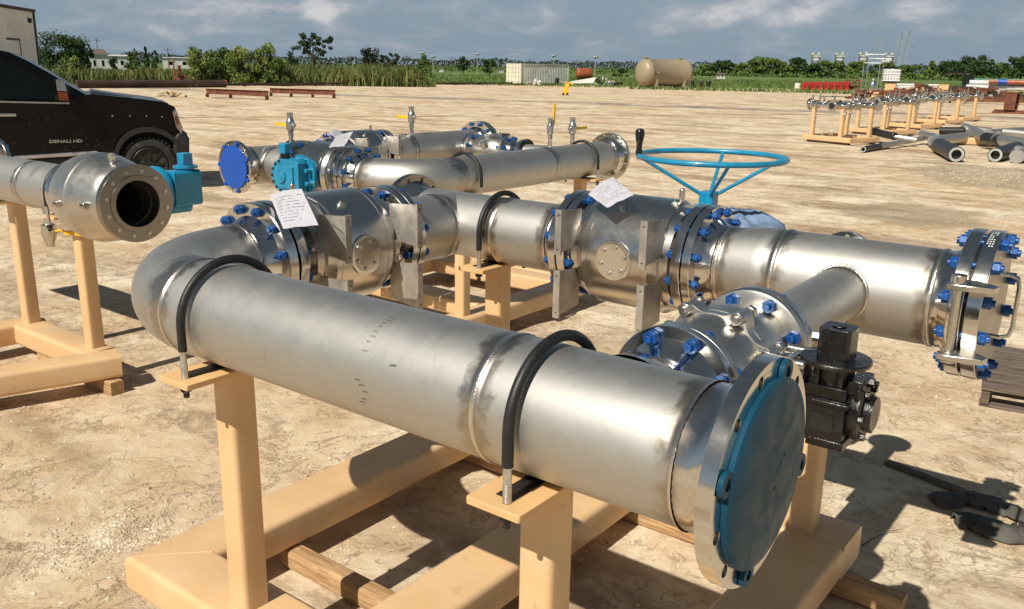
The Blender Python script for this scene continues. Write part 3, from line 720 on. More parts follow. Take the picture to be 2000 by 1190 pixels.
    f5 = rim('flange', root, (X(-.563), y2, zc), (1, 0, 0), .267, .045)
    f6 = rim('blind_flange', root, (X(-.508), y2, zc), (1, 0, 0), .267, .047)
    b = MB(); b.lathe((0, y2, zc), (1, 0, 0), [(X(-.4615), .262, 0, 0), (X(-.4605), .262), (X(-.4603), .13), (X(-.4603), 0)], 72); b.build('blind_face', 'machined_face_shaded', f6, sharp=30)
    b = MB(); b.lathe((0, y2, zc), (1, 0, 0), [(X(-.519), .236, 0, 0), (X(-.507), .236, 0, 0)], 64); b.build('gasket', 'black_rubber', f5)
    ring_bolts(f5, (X(-.512), y2, zc), (1, 0, 0), .238, 12, .052, skip=(), rod=.0125, nut=.0225, tail=.012)
    b = MB(); x_ = X(-.46)
    pth = [(x_, y2-.10, zc+.135), (x_+.05, y2-.10, zc+.138), (x_+.072, y2-.10, zc+.128), (x_+.078, y2-.10, zc+.10), (x_+.078, y2-.10, zc-.04), (x_+.070, y2-.10, zc-.07), (x_+.045, y2-.10, zc-.08), (x_, y2-.10, zc-.08)]
    b.tube(pth, .0075, 10); b.build('lifting_handle', 'fitting_steel', f6)
    # hinge of the blind flange
    hx, hy = X(-.53), y2-.312
    b = MB(); b.cyl((hx, hy, zc-.115), (hx, hy, zc+.145), .0135, 16); b.cyl((hx, hy, zc+.13), (hx, hy, zc+.16), .024, 20); b.cyl((hx, hy, zc-.14), (hx, hy, zc-.10), .022, 20)
    for z in (.112, -.128):
        b.plate([(-.03, -.03), (.0, -.034), (.105, -.012), (.115, .03), (.04, .085), (-.03, .05)], [], .020, Matrix.Translation(V((hx, hy, zc+z))))
    b.build('hinge', 'fitting_steel', f6, bevel=.002)
    if near:
        b = MB(); u, w, a = frame((1, 0, 0))
        for k in range(9):
            for q in (0, 1, 2):
                t_ = 1.05+.050*k; rr_ = .2678; x0 = -.497+.008*q
                if random.random() < .2: continue
                P = lambda x, t2: V((x, y2-rr_*cos(t2), zc+rr_*sin(t2)))
                b.add([P(x0, t_), P(x0+.005, t_), P(x0+.005, t_+.02), P(x0, t_+.02)], [(0, 1, 2, 3)])
        b.build('stamped_marks', 'mark_white', f6, smooth=False)
    # small back nozzle on line 2
    b = MB(); b.lathe((X(-1.13), y2, zc), (0, 1, 0), [(.1, .06, 0, 0), (.42, .06), (.47, .075), (.475, .0751)], 40); nz = b.build('branch_nozzle', 'pipe_steel', root, sharp=40)
    rim('nozzle_flange', root, (X(-1.13), y2+.475, zc), (0, 1, 0), .118, .024, bore=.055, holes=(8, .009, .098, 0))
    # branch with its valve --------------------------------------------
    bx_ = X(-.945); bs = 0 if near else .70; A = V((0, 1, 0)); rb = .0975
    b = MB(); b.lathe((bx_, 0, zc), A, [(*p, 0) for p in wprof(2.52 if near else 1.70, 3.30, rb, [3.235], .08)], 64); b.build('branch_pipe', 'pipe_steel', root, sharp=60)
    b = MB(); b.lathe((bx_, bs, zc), A, [(1.70, .150, .5, 0), (1.76, .142, .3), (1.80, .115), (1.83, .108), (1.865, .112), (1.90, .135), (1.912, .142, 0, 0)], 64); b.build('branch_neck', 'polished_steel', root, sharp=40)
    b = MB(); pw_ = []
    for i in range(97):
        t_ = 2*pi*i/96; rr_ = rb+.003+.0012*(i % 2); pw_.append((bx_+rr_*cos(t_), y2-sqrt(.1795**2-(rr_*sin(t_))**2), zc+rr_*sin(t_)))
    b.tube(pw_, .0065, 8, cap=False, st=[1.]*97); b.build('saddle_weld', 'pipe_steel', root, sharp=70)
    g1 = rim('branch_flange', root, (bx_, 1.910+bs, zc), A, .1715, .028)
    g2 = rim('branch_flange', root, (bx_, 2.432+bs, zc), A, .1715, .028)
    b = MB(); b.lathe((bx_, bs, zc), A, [(2.46, .125, 0, 0), (2.49, .105), (2.53, .099, .6, 0)], 48); b.build('branch_neck', 'polished_steel', root, sharp=40)
    ring_bolts(g1, (bx_, 1.939+bs, zc), A, .147, 8, .031, rod=.010, nut=.0205, tail=.016)
    ring_bolts(g2, (bx_, 2.431+bs, zc), A, .147, 8, .031, rod=.010, nut=.0205, tail=.016)
    b = MB(); b.lathe((bx_, bs, zc), A, [(1.940, .166), (1.942, .169), (1.964, .169), (1.966, .166), (1.968, .128), (1.995, .122), (2.03, .140), (2.07, .152), (2.13, .158), (2.17, .156), (2.171, .160), (2.196, .160), (2.197, .156), (2.24, .158), (2.30, .150), (2.34, .135), (2.37, .124), (2.398, .128), (2.400, .166), (2.402, .169), (2.428, .169), (2.430, .166)], 72)
    vb = b.build('branch_valve_body', 'cast_steel', root, sharp=32)
    b = MB()                                        # scalloped body joint
    lob = [radians(q) for q in (-25, 25, 65, 115, 155, 205, 245, 295)]
    def scal(g_, h_=.034):
        o2 = []
        for i in range(120):
            t_ = 2*pi*i/120; r_ = g_+sum(h_*math.exp(-(((t_-q+pi) % (2*pi)-pi)/.15)**2) for q in lob); o2.append((r_*cos(t_), r_*sin(t_)))
        return o2
    b.plate(scal(.160), [], .030, axm((bx_, 2.130+bs, zc), A)); b.plate(scal(.157), [], .026, axm((bx_, 2.1615+bs, zc), A))
    jn = b.build('body_joint', 'cast_steel', root, bevel=.004)
    u, w, a = frame(A)
    for t_ in lob: stud(jn, V((bx_, 2.159+bs, zc))+(u*cos(t_)+w*sin(t_))*.178, A, .030, rod=.0095, nut=.0195, tail=.010, mat='fitting_steel', name='joint_bolt')
    # black gear operator on the branch valve, reaching to +x
    b = MB(); gx = bx_+.15; b.cyl((gx-.02, 2.19+bs, zc), (gx+.05, 2.19+bs, zc), .075, 32); b.cyl((gx+.03, 2.19+bs, zc+.02), (gx+.10, 2.19+bs, zc+.02), .045, 24)
    b.box((gx+.06, 2.19+bs, zc), (.02, .17, .15)); b.cyl((gx+.02, 2.13+bs, zc+.07), (gx+.11, 2.13+bs, zc+.07), .012, 12); b.cyl((gx+.02, 2.25+bs, zc+.07), (gx+.11, 2.25+bs, zc+.07), .012, 12)
    b.build('stem_bracket', 'fitting_steel', root, bevel=.003)
    b = MB(); o_ = V((bx_+.305, 2.24+bs, zc))
    b.bx(o_.x-.062, o_.x+.055, o_.y-.075, o_.y+.055, o_.z-.135, o_.z-.020)
    b.bx(o_.x-.056, o_.x+.050, o_.y-.068, o_.y+.05, o_.z-.0195, o_.z+.012)
    b.bx(o_.x-.040, o_.x+.056, o_.y-.06, o_.y+.04, o_.z-.158, o_.z-.1355)
    for dx_, dy_ in ((-.045, -.0765), (.0, -.0765), (.04, -.0765)): b.bx(o_.x+dx_-.004, o_.x+dx_+.004, o_.y+dy_, o_.y+dy_+.002, o_.z-.13, o_.z-.025)
    gb = b.build('gear_operator', 'black_paint', root, bevel=.006)
    b = MB(); b.lathe(o_+V((.054, .01, -.06)), (1, 0, 0), [(0, .074), (.012, .078), (.03, .078), (.034, .070), (.035, .05), (.055, .045)], 28)
    for k in range(6):
        t_ = pi*k/3; q = o_+V((.084, .01+.066*cos(t_), -.06+.066*sin(t_))); b.hex(q, (1, 0, 0), .010, .014)
    b.build('side_cover', 'black_paint', gb, sharp=30)
    b = MB(); b.lathe(o_+V((0, -.01, .030)), (0, 0, 1), [(-.018, .045), (.0, .05), (.034, .052), (.036, .088), (.044, .090), (.048, .088), (.050, .04)], 40); b.cyl(o_+V((-.03, -.058, .0)), o_+V((-.03, -.058, .066)), .009, 10); b.cyl(o_+V((.03, -.058, .0)), o_+V((.03, -.058, .066)), .009, 10)
    b.build('mounting_collar', 'black_paint', gb, sharp=30)
    b = MB(); b.hss(o_+V((0, -.01, .079)), o_+V((0, -.01, .160)), .082, .082, .012, up_=(0, 1, 0)); b.cyl(o_+V((0, -.01, .1605)), o_+V((0, -.01, .163)), .018, 16)
    b.build('drive_cap', 'black_paint', gb, bevel=.002)
    b = MB(); b.hex(o_+V((-.043, -.02, .125)), (-1, 0, 0), .014, .018); b.hex(o_+V((-.065, -.04, .0)), (-1, 0, 0), .013, .02); b.build('set_screw', 'fitting_steel', gb)
    for dx_, dy_ in ((.075, -.04), (.075, .05), (-.075, -.04)):
        b = MB(); q = o_+V((dx_, dy_, .005)); b.hex(q+V((0, 0, -.03)), (0, 0, 1), .015, .04); b.cyl(q+V((0, 0, -.045)), q+V((0, 0, .022)), .008, 10); b.build('housing_bolt', 'black_paint', gb, bevel=.0015)
    b = MB(); b.bx(o_.x-.070, o_.x+.064, o_.y-.083, o_.y+.063, o_.z-.0345, o_.z-.022); b.build('housing_rib', 'black_paint', gb, bevel=.003); b = MB(); b.bx(o_.x-.066, o_.x+.06, o_.y-.079, o_.y+.059, o_.z-.137, o_.z-.127); b.build('housing_rib', 'black_paint', gb, bevel=.003); b = MB(); b.bx(o_.x+.045, o_.x+.085, o_.y-.045, o_.y+.055, o_.z-.005, o_.z+.035); b.build('stop_block', 'black_paint', gb, bevel=.003)
    b = MB(); b.hex(o_+V((.084, .01, .022)), (1, 0, 0), .013, .014); b.cyl(o_+V((.084, .01, .022)), o_+V((.108, .01, .022)), .007, 10); b.build('stop_screw', 'black_paint', gb)
    b = MB(); b.bx(o_.x-.03, o_.x+.03, o_.y-.0785, o_.y-.0752, o_.z-.105, o_.z-.06); b.build('rating_plate', 'black_rubber', gb)
    # flange at the end of the front pipe --------------------------------
    b = MB(); w0 = X(-.705)
    b.lathe((0, y1, zc), (1, 0, 0), [(w0, .162, .9, 0), (w0+.012, .162, .55), (w0+.03, .163, .3), (w0+.045, .165, 0), (w0+.068, .178), (w0+.084, .186, 0), (w0+.0905, .194, 0, 0)], 96)
    b.build('weld_neck', 'polished_steel', root, sharp=40)
    ff = rim('end_flange', root, (X(-.616), y1, zc), (1, 0, 0), .2413, .034, bore=0 if near else .15, holes=(12, .0135, .216, pi/12))
    if near:
        b = MB()
        b.lathe((0, y1, zc), (1, 0, 0), [(-.5815, .200, 0, 0), (-.578, .201), (-.570, .201), (-.568, .198), (-.565, .190), (-.561, .12), (-.560, .0)], 96)
        cv = b.build('flange_cover', 'turquoise_cover_shaded', ff, sharp=30)
        for dg in (75, 165, 255, 345):
            b = MB(); t_ = radians(dg); cy_, cz_ = .213*cos(t_), .213*sin(t_)
            n_ = 20; o2 = [(.026*cos(2*pi*i/n_), .026*sin(2*pi*i/n_)) for i in range(n_)]
            mm = Matrix(((0, 0, 1, -.581), (1, 0, 0, y1+cy_), (0, 1, 0, zc+cz_), (0, 0, 0, 1)))
            b.plate(o2, [circ(.0115, 14)[::-1]], .012, mm)
            b.plate([(.018*cos(t_+pi/2)-.0*cos(t_), .018*sin(t_+pi/2)), (-.018*cos(t_+pi/2), -.018*sin(t_+pi/2)), (-.022*cos(t_)-.024*cos(t_+pi/2), -.022*sin(t_)-.024*sin(t_+pi/2)), (-.022*cos(t_)+.024*cos(t_+pi/2), -.022*sin(t_)+.024*sin(t_+pi/2))], [], .007, Matrix(((0, 0, 1, -.580), (1, 0, 0, y1+cy_), (0, 1, 0, zc+cz_), (0, 0, 0, 1))))
            b.build('cover_ear', 'turquoise_cover_shaded', ff, bevel=.001)
        b = MB()
        for k in range(4): b.box((-.5595, y1+.012+.016*k, zc-.012+.012*k), (.0006, .006, .012))
        b.box((-.5595, y1+.02, zc-.035), (.0006, .006, .010)); b.build('moulded_marks', 'turquoise_cover_shaded', cv)

# ------------------------------------------------------------------ the near skid
OFF[0] = V((-2.98, 1.616, 0))
near = thing('piping_skid', 'large front tan skid whose stainless pipework carries the turquoise handwheel', 'pipe skid', OFF[0])
spool(near, True, 1.308, .243)
# handwheel and its gearbox behind the second valve
hc = V((-1.845, 4.0, 1.687)); R_ = .352
b = MB(); n = 64; b.tube([hc+V((R_*cos(2*pi*i/n), R_*sin(2*pi*i/n), 0)) for i in range(n+1)], .0135, 14, cap=False)
hw = b.build('handwheel', 'turquoise', near, sharp=60)
b = MB(); b.hss(hc+V((0, 0, -.245)), hc+V((0, 0, -.165)), .075, .075, .01, up_=(0, 1, 0)); b.cyl(hc+V((0, 0, -.36)), hc+V((0, 0, -.24)), .03, 16); b.build('hub', 'turquoise', hw, bevel=.003)
for a_ in (radians(132.7-37.3+10), radians(-142+0), radians(-52), radians(38)):
    b = MB(); b.tube([hc+V((.02*cos(a_), .02*sin(a_), -.19)), hc+V((R_*cos(a_), R_*sin(a_), 0))], .009, 10); b.build('spoke', 'turquoise', hw)
kd = (ray(1258, 290)-ray(1400, 309)); kd.z = 0; kd.normalize(); kp = hc+kd*R_
b = MB(); b.lathe(kp, (0, 0, 1), [(-.015, .008), (.012, .016), (.02, .018), (.035, .013), (.06, .0145), (.08, .019), (.10, .0225), (.115, .0225), (.125, .019), (.130, .010)], 24); b.build('crank_knob', 'black_paint', hw, sharp=60)
b = MB(); b.lathe((-1.872, 3.64, 1.308), (0, 1, 0), [(0, .12), (.06, .12), (.062, .15), (.08, .15), (.081, .10), (.13, .10)], 40); b.lathe((-1.872, 3.90, 1.308), (0, 1, 0), [(-.13, .14), (.0, .15), (.10, .15), (.11, .13)], 32)
b.box((-1.845, 4.0, 1.33), (.12, .18, .16)); b.build('gearbox', 'turquoise', near, bevel=.004)
OFF[0] = V((0, 0, 0))
# clear plastic wrapped round that gearbox (rests on the skid's gearbox)
b = MB(); vs, fs = [], []
nu, nv = 40, 18
for j in range(nv+1):
    for i in range(nu):
        t_ = 2*pi*i/nu; s_ = j/nv
        r_ = .06+.26*sin(s_*pi*.62)+.05*noise.noise(V((cos(t_)*2.2, sin(t_)*2.2, s_*3)))+.022*noise.noise(V((cos(t_)*7, sin(t_)*7, s_*9)))
        vs.append(V((-1.70+r_*1.25*cos(t_), 3.98+r_*.75*sin(t_), 1.45-.40*s_**1.3+.025*noise.noise(V((cos(t_)*5, sin(t_)*5, s_*4))))))
for j in range(nv):
    for i in range(nu): fs.append((j*nu+i, (j+1)*nu+i, (j+1)*nu+(i+1) % nu, j*nu+(i+1) % nu))
fs.append(tuple(range(nu))); b.add(vs, fs)
tag(b.build('plastic_sheet', 'plastic_wrap', None, sharp=70), 'crumpled bluish plastic wrapping over the gearbox below the turquoise handwheel', 'plastic wrap')
tagsheet('paper_tag', 'white paper tag hanging from the valve beside the elbow of the front pipe', [GY(527, 382, 2.235), GY(589, 369, 2.235), GY(622, 440, 2.13), GY(553, 447, 2.13)], .012, [GY(600, 385, 2.24), GY(618, 395, 2.20), GY(630, 421, 2.3)])
tagsheet('paper_tag', 'white square paper tag lying on the big valve left of the handwheel', [GY(1149, 380, 3.20), GY(1197, 346, 3.28), GY(1238, 381, 3.20), GY(1186, 406, 3.13)], .012)

# ------------------------------------------------------------------ timbers
def timber(label, p0, p1, r=.044, mat='wood', square=False, name='timber', group='timbers under the front skid'):
    p0, p1 = V(p0), V(p1); b = MB(); b.hss(p0, p1, 2*r, 2*r, .004 if square else r*.42, n=4)
    c_ = (p0+p1)/2; OFF[0] = V((c_.x, c_.y, 0)); o = b.build(name, mat); o.location = OFF[0]; OFF[0] = V((0, 0, 0))
    return tag(o, label, 'timber', group)
timber('round-edged timber under the near side of the front skid, between its left and middle beams', (-2.80, 2.118, .0445), (-1.2, 2.118, .0445))
timber('reddish round-edged timber under the far side of the front skid, one end sticking out', (-3.0, 3.40, .0445), (-.60, 3.40, .0445))

# ------------------------------------------------------------------ ground sheets
b = MB(); b.bx(-2500, 2500, -300, 3500, -.5, -.05); struct(b.build('meadow', 'meadow', smooth=False))
pts = [G(-500, 180), G(165, 172), G(440, 168), G(700, 165.5), G(1010, 165), G(1240, 169), G(1500, 172.5), G(1700, 173), G(2100, 172), G(2600, 178)]
pts = [(p.x, p.y) for p in pts][::-1]
pl = [(-60, -30)]+[(60, -30)]+[p for p in pts]
b = MB(); b.plate(pl, [], .06, Matrix.Translation(V((0, 0, -.06)))); struct(b.build('yard', 'yard_ground', smooth=False))

# ------------------------------------------------------------------ the skid behind (same kind, turned a quarter)
OFF[0] = V((-2.98, 1.616, 0))
far = thing('piping_skid', 'middle tan skid farther back, its nearest flange closed by a cobalt blue cover', 'pipe skid', (-4.24, 4.40, 0), pi/2)
far.scale = (.9, .9, .9)
spool(far, False, 1.308/.9, .27, ext=.50)
def vent(x, y, z, hd, up_h=False, sc=1.):
    b = MB(); b.cyl((x, y, z-.02), (x, y, z+.10), .021*sc, 14); b.cyl((x, y, z+.08), (x, y, z+.115), .027*sc, 6)
    b.lathe((x, y, z), (0, 0, 1), [(.115, .018*sc, 0, 0), (.13, .036*sc), (.20, .040*sc), (.22, .034*sc), (.235, .026*sc), (.27, .025*sc), (.272, .031*sc), (.285, .031*sc, 0, 0)], 20)
    b.cyl((x, y, z+.175), (x-hd[0]*.06, y-hd[1]*.06, z+.175), .018*sc, 10)
    o = b.build('vent_valve', 'fitting_steel', far, sharp=40)
    b = MB()
    if up_h: b.tube([(x+hd[0]*.07, y+hd[1]*.07, z+.17), (x+hd[0]*.11, y+hd[1]*.11, z+.21), (x+hd[0]*.115, y+hd[1]*.115, z+.24)], .006, 6); b.box((x+hd[0]*.115, y+hd[1]*.115, z+.33), (.022, .022, .20))
    else: b.box((x+hd[0]*.11, y+hd[1]*.11, z+.175), (abs(hd[0])*(.19 if hd[0] < .9 else .27)+.02, abs(hd[1])*.19+.02, .028))
    b.build('lever', 'yellow', o, bevel=.003)
zc = 1.308/.9
vent(-2.98+.30, 3.41-.0, zc+.155, (0, 1)); vent(-2.98+1.62+.25, 3.41, zc+.17, (0, 1))
bxx = -.945+.50
vent(bxx, 2.11, zc+.09, (.5, 0), True, .9); vent(bxx, 1.84, zc+.11, (1, 0))
OFF[0] = V((0, 0, 0))
tagsheet('paper_tag', 'white paper tag folded over the top of the farther valve, upper of two', [GY(641, 258, 4.42), GY(658, 252, 4.55), GY(672, 264, 4.5), GY(655, 270, 4.35)], .006)
tagsheet('paper_tag', 'white paper tag hanging down the farther valve, lower and larger of two', [GY(655, 270, 4.36), GY(690, 257, 4.42), GY(672, 286, 4.22), GY(642, 288, 4.2)], .008)

# ------------------------------------------------------------------ the skid at the left edge
lf = thing('piping_skid', 'left tan skid cut by the frame, its valve showing a wide open dark bore', 'pipe skid', (-5.6, 2.7, 0)); OFF[0] = V((-5.6, 2.7, 0))
dn = V((.312, .95, 0)).normalized()
b = MB(); e1 = V((-5.385, 2.79, .167)); b.hss(e1-dn*2.6, e1, .205, .150, .028)
b.hss((-5.50, 2.735, .166), (-6.62, 2.735, .166), .21, .1496, .028)
e2 = V((-6.60, 2.86, .165)); b.hss(e2-V((.06, .99, 0))*2.4, e2, .205, .1504, .028)
fr = b.build('skid_frame', 'tan_paint', lf, sharp=30)
for px_, py_ in ((-5.605, 2.755), (-6.505, 2.755)):
    b = MB(); b.hss((px_, py_, .240), (px_, py_, 1.12), .098, .098, .018, up_=(1, 0, 0)); b.build('post', 'tan_paint', fr, sharp=30)
    b = MB(); b.box((px_-.03, py_+.03, 1.131), (.15, .44, .02)); b.build('support_plate', 'tan_edge', fr, bevel=.003)
zl, yl = 1.306, 2.655; A = V((1, 0, 0))
b = MB(); b.lathe((0, yl, zl), A, [(*p, 0) for p in wprof(-8.3, -5.42, .150, [-5.92, -5.43])], 80); b.build('pipe', 'pipe_steel', lf, sharp=60)
f = rim('flange', lf, (-5.40, yl, zl), A, .200, .034); rim('flange', lf, (-5.36, yl, zl), A, .200, .034)
ring_bolts(f, (-5.363, yl, zl), A, .182, 12, .038, rod=.008, nut=.014, tail=.006)
b = MB(); b.lathe((0, yl, zl), A, [(-5.330, .17, 0, 0), (-5.325, .205), (-5.295, .212), (-5.293, .222), (-5.27, .228), (-5.268, .236), (-5.22, .248), (-5.18, .255), (-5.15, .2565), (-5.148, .260), (-5.10, .263), (-5.05, .263), (-5.045, .258), (-5.02, .256), (-4.98, .249), (-4.92, .238), (-4.85, .224), (-4.80, .212), (-4.79, .206), (-4.762, .205, 0, 0)], 96)
vb = b.build('valve_body', 'cast_steel', lf, sharp=35)
b = MB(); n = 12
hs = [circ(.0095, 12, (.185*cos(2*pi*i/n+.3), .185*sin(2*pi*i/n+.3)))[::-1] for i in range(n)]+[circ(.132, 56)[::-1]]
b.plate(circ(.222, 80), hs, .045, axm((-4.765, yl, zl), A)); b.lathe((0, yl, zl), A, [(-4.7195, .133, 0, 0), (-4.712, .133), (-4.712, .160), (-4.7195, .162, 0, 0)], 64)
fo = b.build('valve_flange', 'machined_face_shaded', lf, bevel=.002)
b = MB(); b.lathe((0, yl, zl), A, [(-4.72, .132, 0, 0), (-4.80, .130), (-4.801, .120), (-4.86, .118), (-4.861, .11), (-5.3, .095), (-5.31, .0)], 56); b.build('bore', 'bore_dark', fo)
b = MB(); b.lathe((0, yl, zl), A, [(-4.79, .131, 0, 0), (-4.80, .124), (-4.83, .124, 0, 0)], 56); b.lathe((0, yl, zl), A, [(-4.855, .1195, 0, 0), (-4.87, .112), (-4.885, .112, 0, 0)], 56); b.build('seat_ring', 'fitting_steel', fo)
screws(fo, (-4.722, yl, zl), A, .185, 12, .0115, .008, ph=.30)
b = MB(); q = V((-4.88, yl-.04, zl+.222)); b.cyl(q, q+V((0, 0, .025)), .016, 12); b.hex(q+V((0, 0, .02)), (0, 0, 1), .022, .02); b.cyl(q+V((0, 0, .038)), q+V((0, 0, .055)), .016, 12); b.build('bleed_fitting', 'fitting_steel', vb)
for xx, zz in ((-5.10, -.01), (-4.86, -.0)):
    b = MB(); q = V((xx, yl-.255 if xx < -5 else yl-.220, zl+zz)); b.cyl(q, q+V((0, -.03, 0)), .022, 14); b.hex(q+V((0, -.03, 0)), (0, -1, 0), .016, .022); b.build('plug', 'fitting_steel', vb, bevel=.001)
b = MB()                                              # raised casting marks
for k in range(6):
    a_ = 1.28+.085*k; P = lambda x, t2: V((x, yl-.2655*cos(t2), zl+.2655*sin(t2))); x0 = -5.11+.012*random.random()
    if k % 2: b.add([P(x0, a_), P(x0+.008, a_), P(x0+.012, a_+.06), P(x0+.002, a_+.06)], [(0, 1, 2, 3)])
    b.add([P(x0+.01, a_), P(x0+.030, a_+.01), P(x0+.030, a_+.022), P(x0+.01, a_+.016)], [(0, 1, 2, 3)])
b.build('casting_marks', 'fitting_steel', vb, smooth=False)
g0 = V((-5.08, yl+.20, zl))
b = MB(); b.lathe(g0, (0, 1, 0), [(0, .12), (.06, .125), (.10, .15), (.13, .16), (.16, .155), (.165, .12), (.24, .11)], 40); gf = b.build('gear_flange', 'turquoise', lf, sharp=35)
b = MB(); b.hss(g0+V((.0, .14, -.02)), g0+V((.0, .32, -.02)), .19, .24, .04); b.hss(g0+V((.07, .18, .02)), g0+V((.07, .37, .02)), .13, .22, .02); gh = b.build('gear_housing', 'turquoise', lf, bevel=.004)
b = MB(); q = g0+V((.06, .31, .12)); b.cyl(q, q+V((0, 0, .04)), .052, 24); b.cyl(q+V((0, 0, .02)), q+V((0, 0, .034)), .075, 24); b.build('mounting_collar', 'turquoise', gh, sharp=35)
b = MB(); b.box(q+V((0, 0, .075)), (.07, .07, .075)); b.build('shaft_cap', 'turquoise', gh, bevel=.006)
# drain valve under the pipe
b = MB(); q = V((-5.80, yl-.02, zl-.14)); b.cyl(q, q+V((0, 0, -.10)), .022, 14); b.lathe(q+V((0, 0, -.10)), (0, 0, -1), [(0, .025), (.01, .043), (.08, .047), (.10, .04), (.13, .028), (.15, .028)], 18); b.cyl(q+V((0, 0, -.15)), q+V((.10, 0, -.14)), .015, 10)
dv = b.build('drain_valve', 'fitting_steel', lf, sharp=40)
b = MB(); b.tube([q+V((.09, 0, -.14)), q+V((.14, 0, -.13)), q+V((.16, .02, -.13))], .008, 8); b.box(q+V((.23, .06, -.145)), (.17, .03, .022), Matrix.Rotation(.35, 3, 'Z')); b.build('lever', 'yellow', dv)
clamp(lf, 1, (-5.46, yl, zl), A, zl, .150, 1.14, R=.168)
q = GY(8, 318, 3.15); 
f = rim('flange', lf, q+V((0, -.02, 0)), (0, -1, 0), .20, .03); ring_bolts(f, q+V((0, -.035, 0)), (0, -1, 0), .17, 10, .02, rod=.009, nut=.017)
OFF[0] = V((0, 0, 0))
timber('square timber block poking out under the corner of the left skid', (-6.25, 2.697, .0445), (-5.255, 2.697, .0445), .044, square=True, group=None) if False else None
tb = timber('square timber block poking out under the corner of the left skid', (-6.25, 2.697, .0445), (-5.255, 2.697, .0445), .044, square=True)
del tb['group']

# ------------------------------------------------------------------ lath, rag, twig, pallet
p0, p1 = G(1732, 903, .012), G(2070, 1035, .012)
b = MB(); b.hss(p0, p1, .055, .022, .004, n=2); tag(b.build('wooden_lath', 'old_wood'), 'dark weathered lath lying on the ground right of the front skid', 'wooden lath')
b = MB(); random.seed(5)
def ragstrip(pp, w, seed):
    n_ = 34; vs, fs = [], []
    for i in range(n_+1):
        s_ = i/n_*(len(pp)-1); k = min(int(s_), len(pp)-2); t_ = s_-k; p = pp[k].lerp(pp[k+1], t_); d = (pp[k+1]-pp[k]).normalized(); sd = V((-d.y, d.x, 0))
        ww = w*(.75+.35*noise.noise(V((s_*1.6, seed, 0)))+.35*sin(pi*i/n_))*(.4 if i in (0, n_) else 1)
        for j in range(9):
            q = (j/8-.5)*2
            z = .010+.028*(1-q*q)+.020*noise.noise(V((s_*3, q*1.6, seed)))+.008*noise.noise(V((s_*9, q*4, seed)))
            vs.append(p+sd*q*ww+V((.02*noise.noise(V((s_*9, q*5, seed+3))), .02*noise.noise(V((s_*9, q*5, seed+7))), max(.004, z))))
    for i in range(n_):
        for j in range(8): a_ = i*9+j; fs.append((a_, a_+1, a_+10, a_+9))
    b.add(vs, fs)
ragstrip([G(u, v) for u, v in ((1822, 985), (1880, 978), (1925, 985), (1990, 1010), (2060, 1035))], .075, 1)
ragstrip([G(u, v) for u, v in ((1862, 1020), (1900, 1022), (1950, 1045), (2010, 1048), (2060, 1036))], .085, 4)
rg = b.build('rag_strip', 'cloth_grey', None, sharp=80)
rg.modifiers.new('solid', 'SOLIDIFY').thickness = .004
tag(rg, 'crumpled dark grey strip of torn cloth looped on the ground beside the lath', 'rag')
b = MB(); tw = [G(u, v, .008+h) for u, v, h in ((1684, 1066, 0), (1705, 1052, .01), (1735, 1038, .006), (1767, 1033, .012))]; b.tube(tw, [.0035, .003, .0025, .001], 6)
tag(b.build('twig', 'bark'), 'thin dry twig on the ground by the end of the front skid', 'twig')
pc = V((-.35, 6.72, 0)); pr = thing('wooden_pallet', 'weathered wooden pallet on the ground at the right edge behind the blind flange', 'pallet', pc, radians(8)); 
for k in range(6): b = MB(); b.box((0, -.48+.19*k, .135), (1.1, .12, .022)); b.build('deck_board', 'old_wood', pr, bevel=.002)
for k in (-1, 0, 1): b = MB(); b.box((k*.52, 0, .075), (.05, 1.05, .096)); b.build('stringer', 'old_wood', pr, bevel=.002)
for k in (-1, 0, 1): b = MB(); b.box((0, k*.46, .013), (1.1, .1, .02)); b.build('bottom_board', 'old_wood', pr, bevel=.002)

# ------------------------------------------------------------------ pickup truck
tg = G(298, 372); td = V((.449, .893, 0)).normalized(); tl = V((-td.y, td.x, 0))
s_t = (tg.dot(V((fw.x, fw.y, 0)).normalized()))/FPX*cos(PITCH)*1.01
tr = thing('pickup_truck', 'black muddy crew cab pickup truck parked behind the left skid, cut by the left edge', 'pickup truck', tg+tl*.9, atan2(td.y, td.x))
def T(u, v, y): return V(((u-298)*s_t*1.0, y, (372-v)*s_t-.0))
def side(poly, y0, y1, name, mat, par=tr, bev=.02, taper=0., ztop=None, ret=None):
    """outline in the vertical plane, drawn out across the truck from y0 to y1"""
    b = MB(); mm = Matrix(((1, 0, 0, 0), (0, 0, -1, y0), (0, 1, 0, 0), (0, 0, 0, 1)))
    pp = [(p.x, p.z) for p in (T(u, v, 0) for u, v in poly)]
    if sum(pp[i][0]*pp[(i+1) % len(pp)][1]-pp[(i+1) % len(pp)][0]*pp[i][1] for i in range(len(pp))) < 0: pp = pp[::-1]
    b.plate(pp, [], y0-y1, mm)
    if taper:
        zb_ = min(p[1] for p in pp); zt_ = max(p[1] for p in pp)
        for q in b.v: f_ = 1-taper*max(0, (q.z-zb_)/(zt_-zb_)); q.y *= f_
    return b.build(name, mat, par, bevel=bev, sharp=30)
Wd = .98
body = [(-420, 208), (-420, 315), (-330, 318), (-320, 270), (-290, 245), (-250, 240), (-215, 250), (-190, 280), (-185, 315), (230, 303), (236, 285), (245, 262), (268, 252), (300, 250), (330, 256), (348, 268), (356, 300), (370, 296), (371, 258), (366, 262), (358, 226), (352, 208), (330, 198), (270, 190), (205, 184), (180, 187), (150, 201), (0, 197), (-200, 199)]
side(body, Wd, -Wd, 'body', 'truck_paint', bev=.035)
cab = [(-205, 199), (-190, 126), (-160, 106), (-60, 99), (10, 100), (45, 103), (76, 110), (103, 124), (141, 148), (168, 168), (198, 186), (150, 200), (0, 198)]
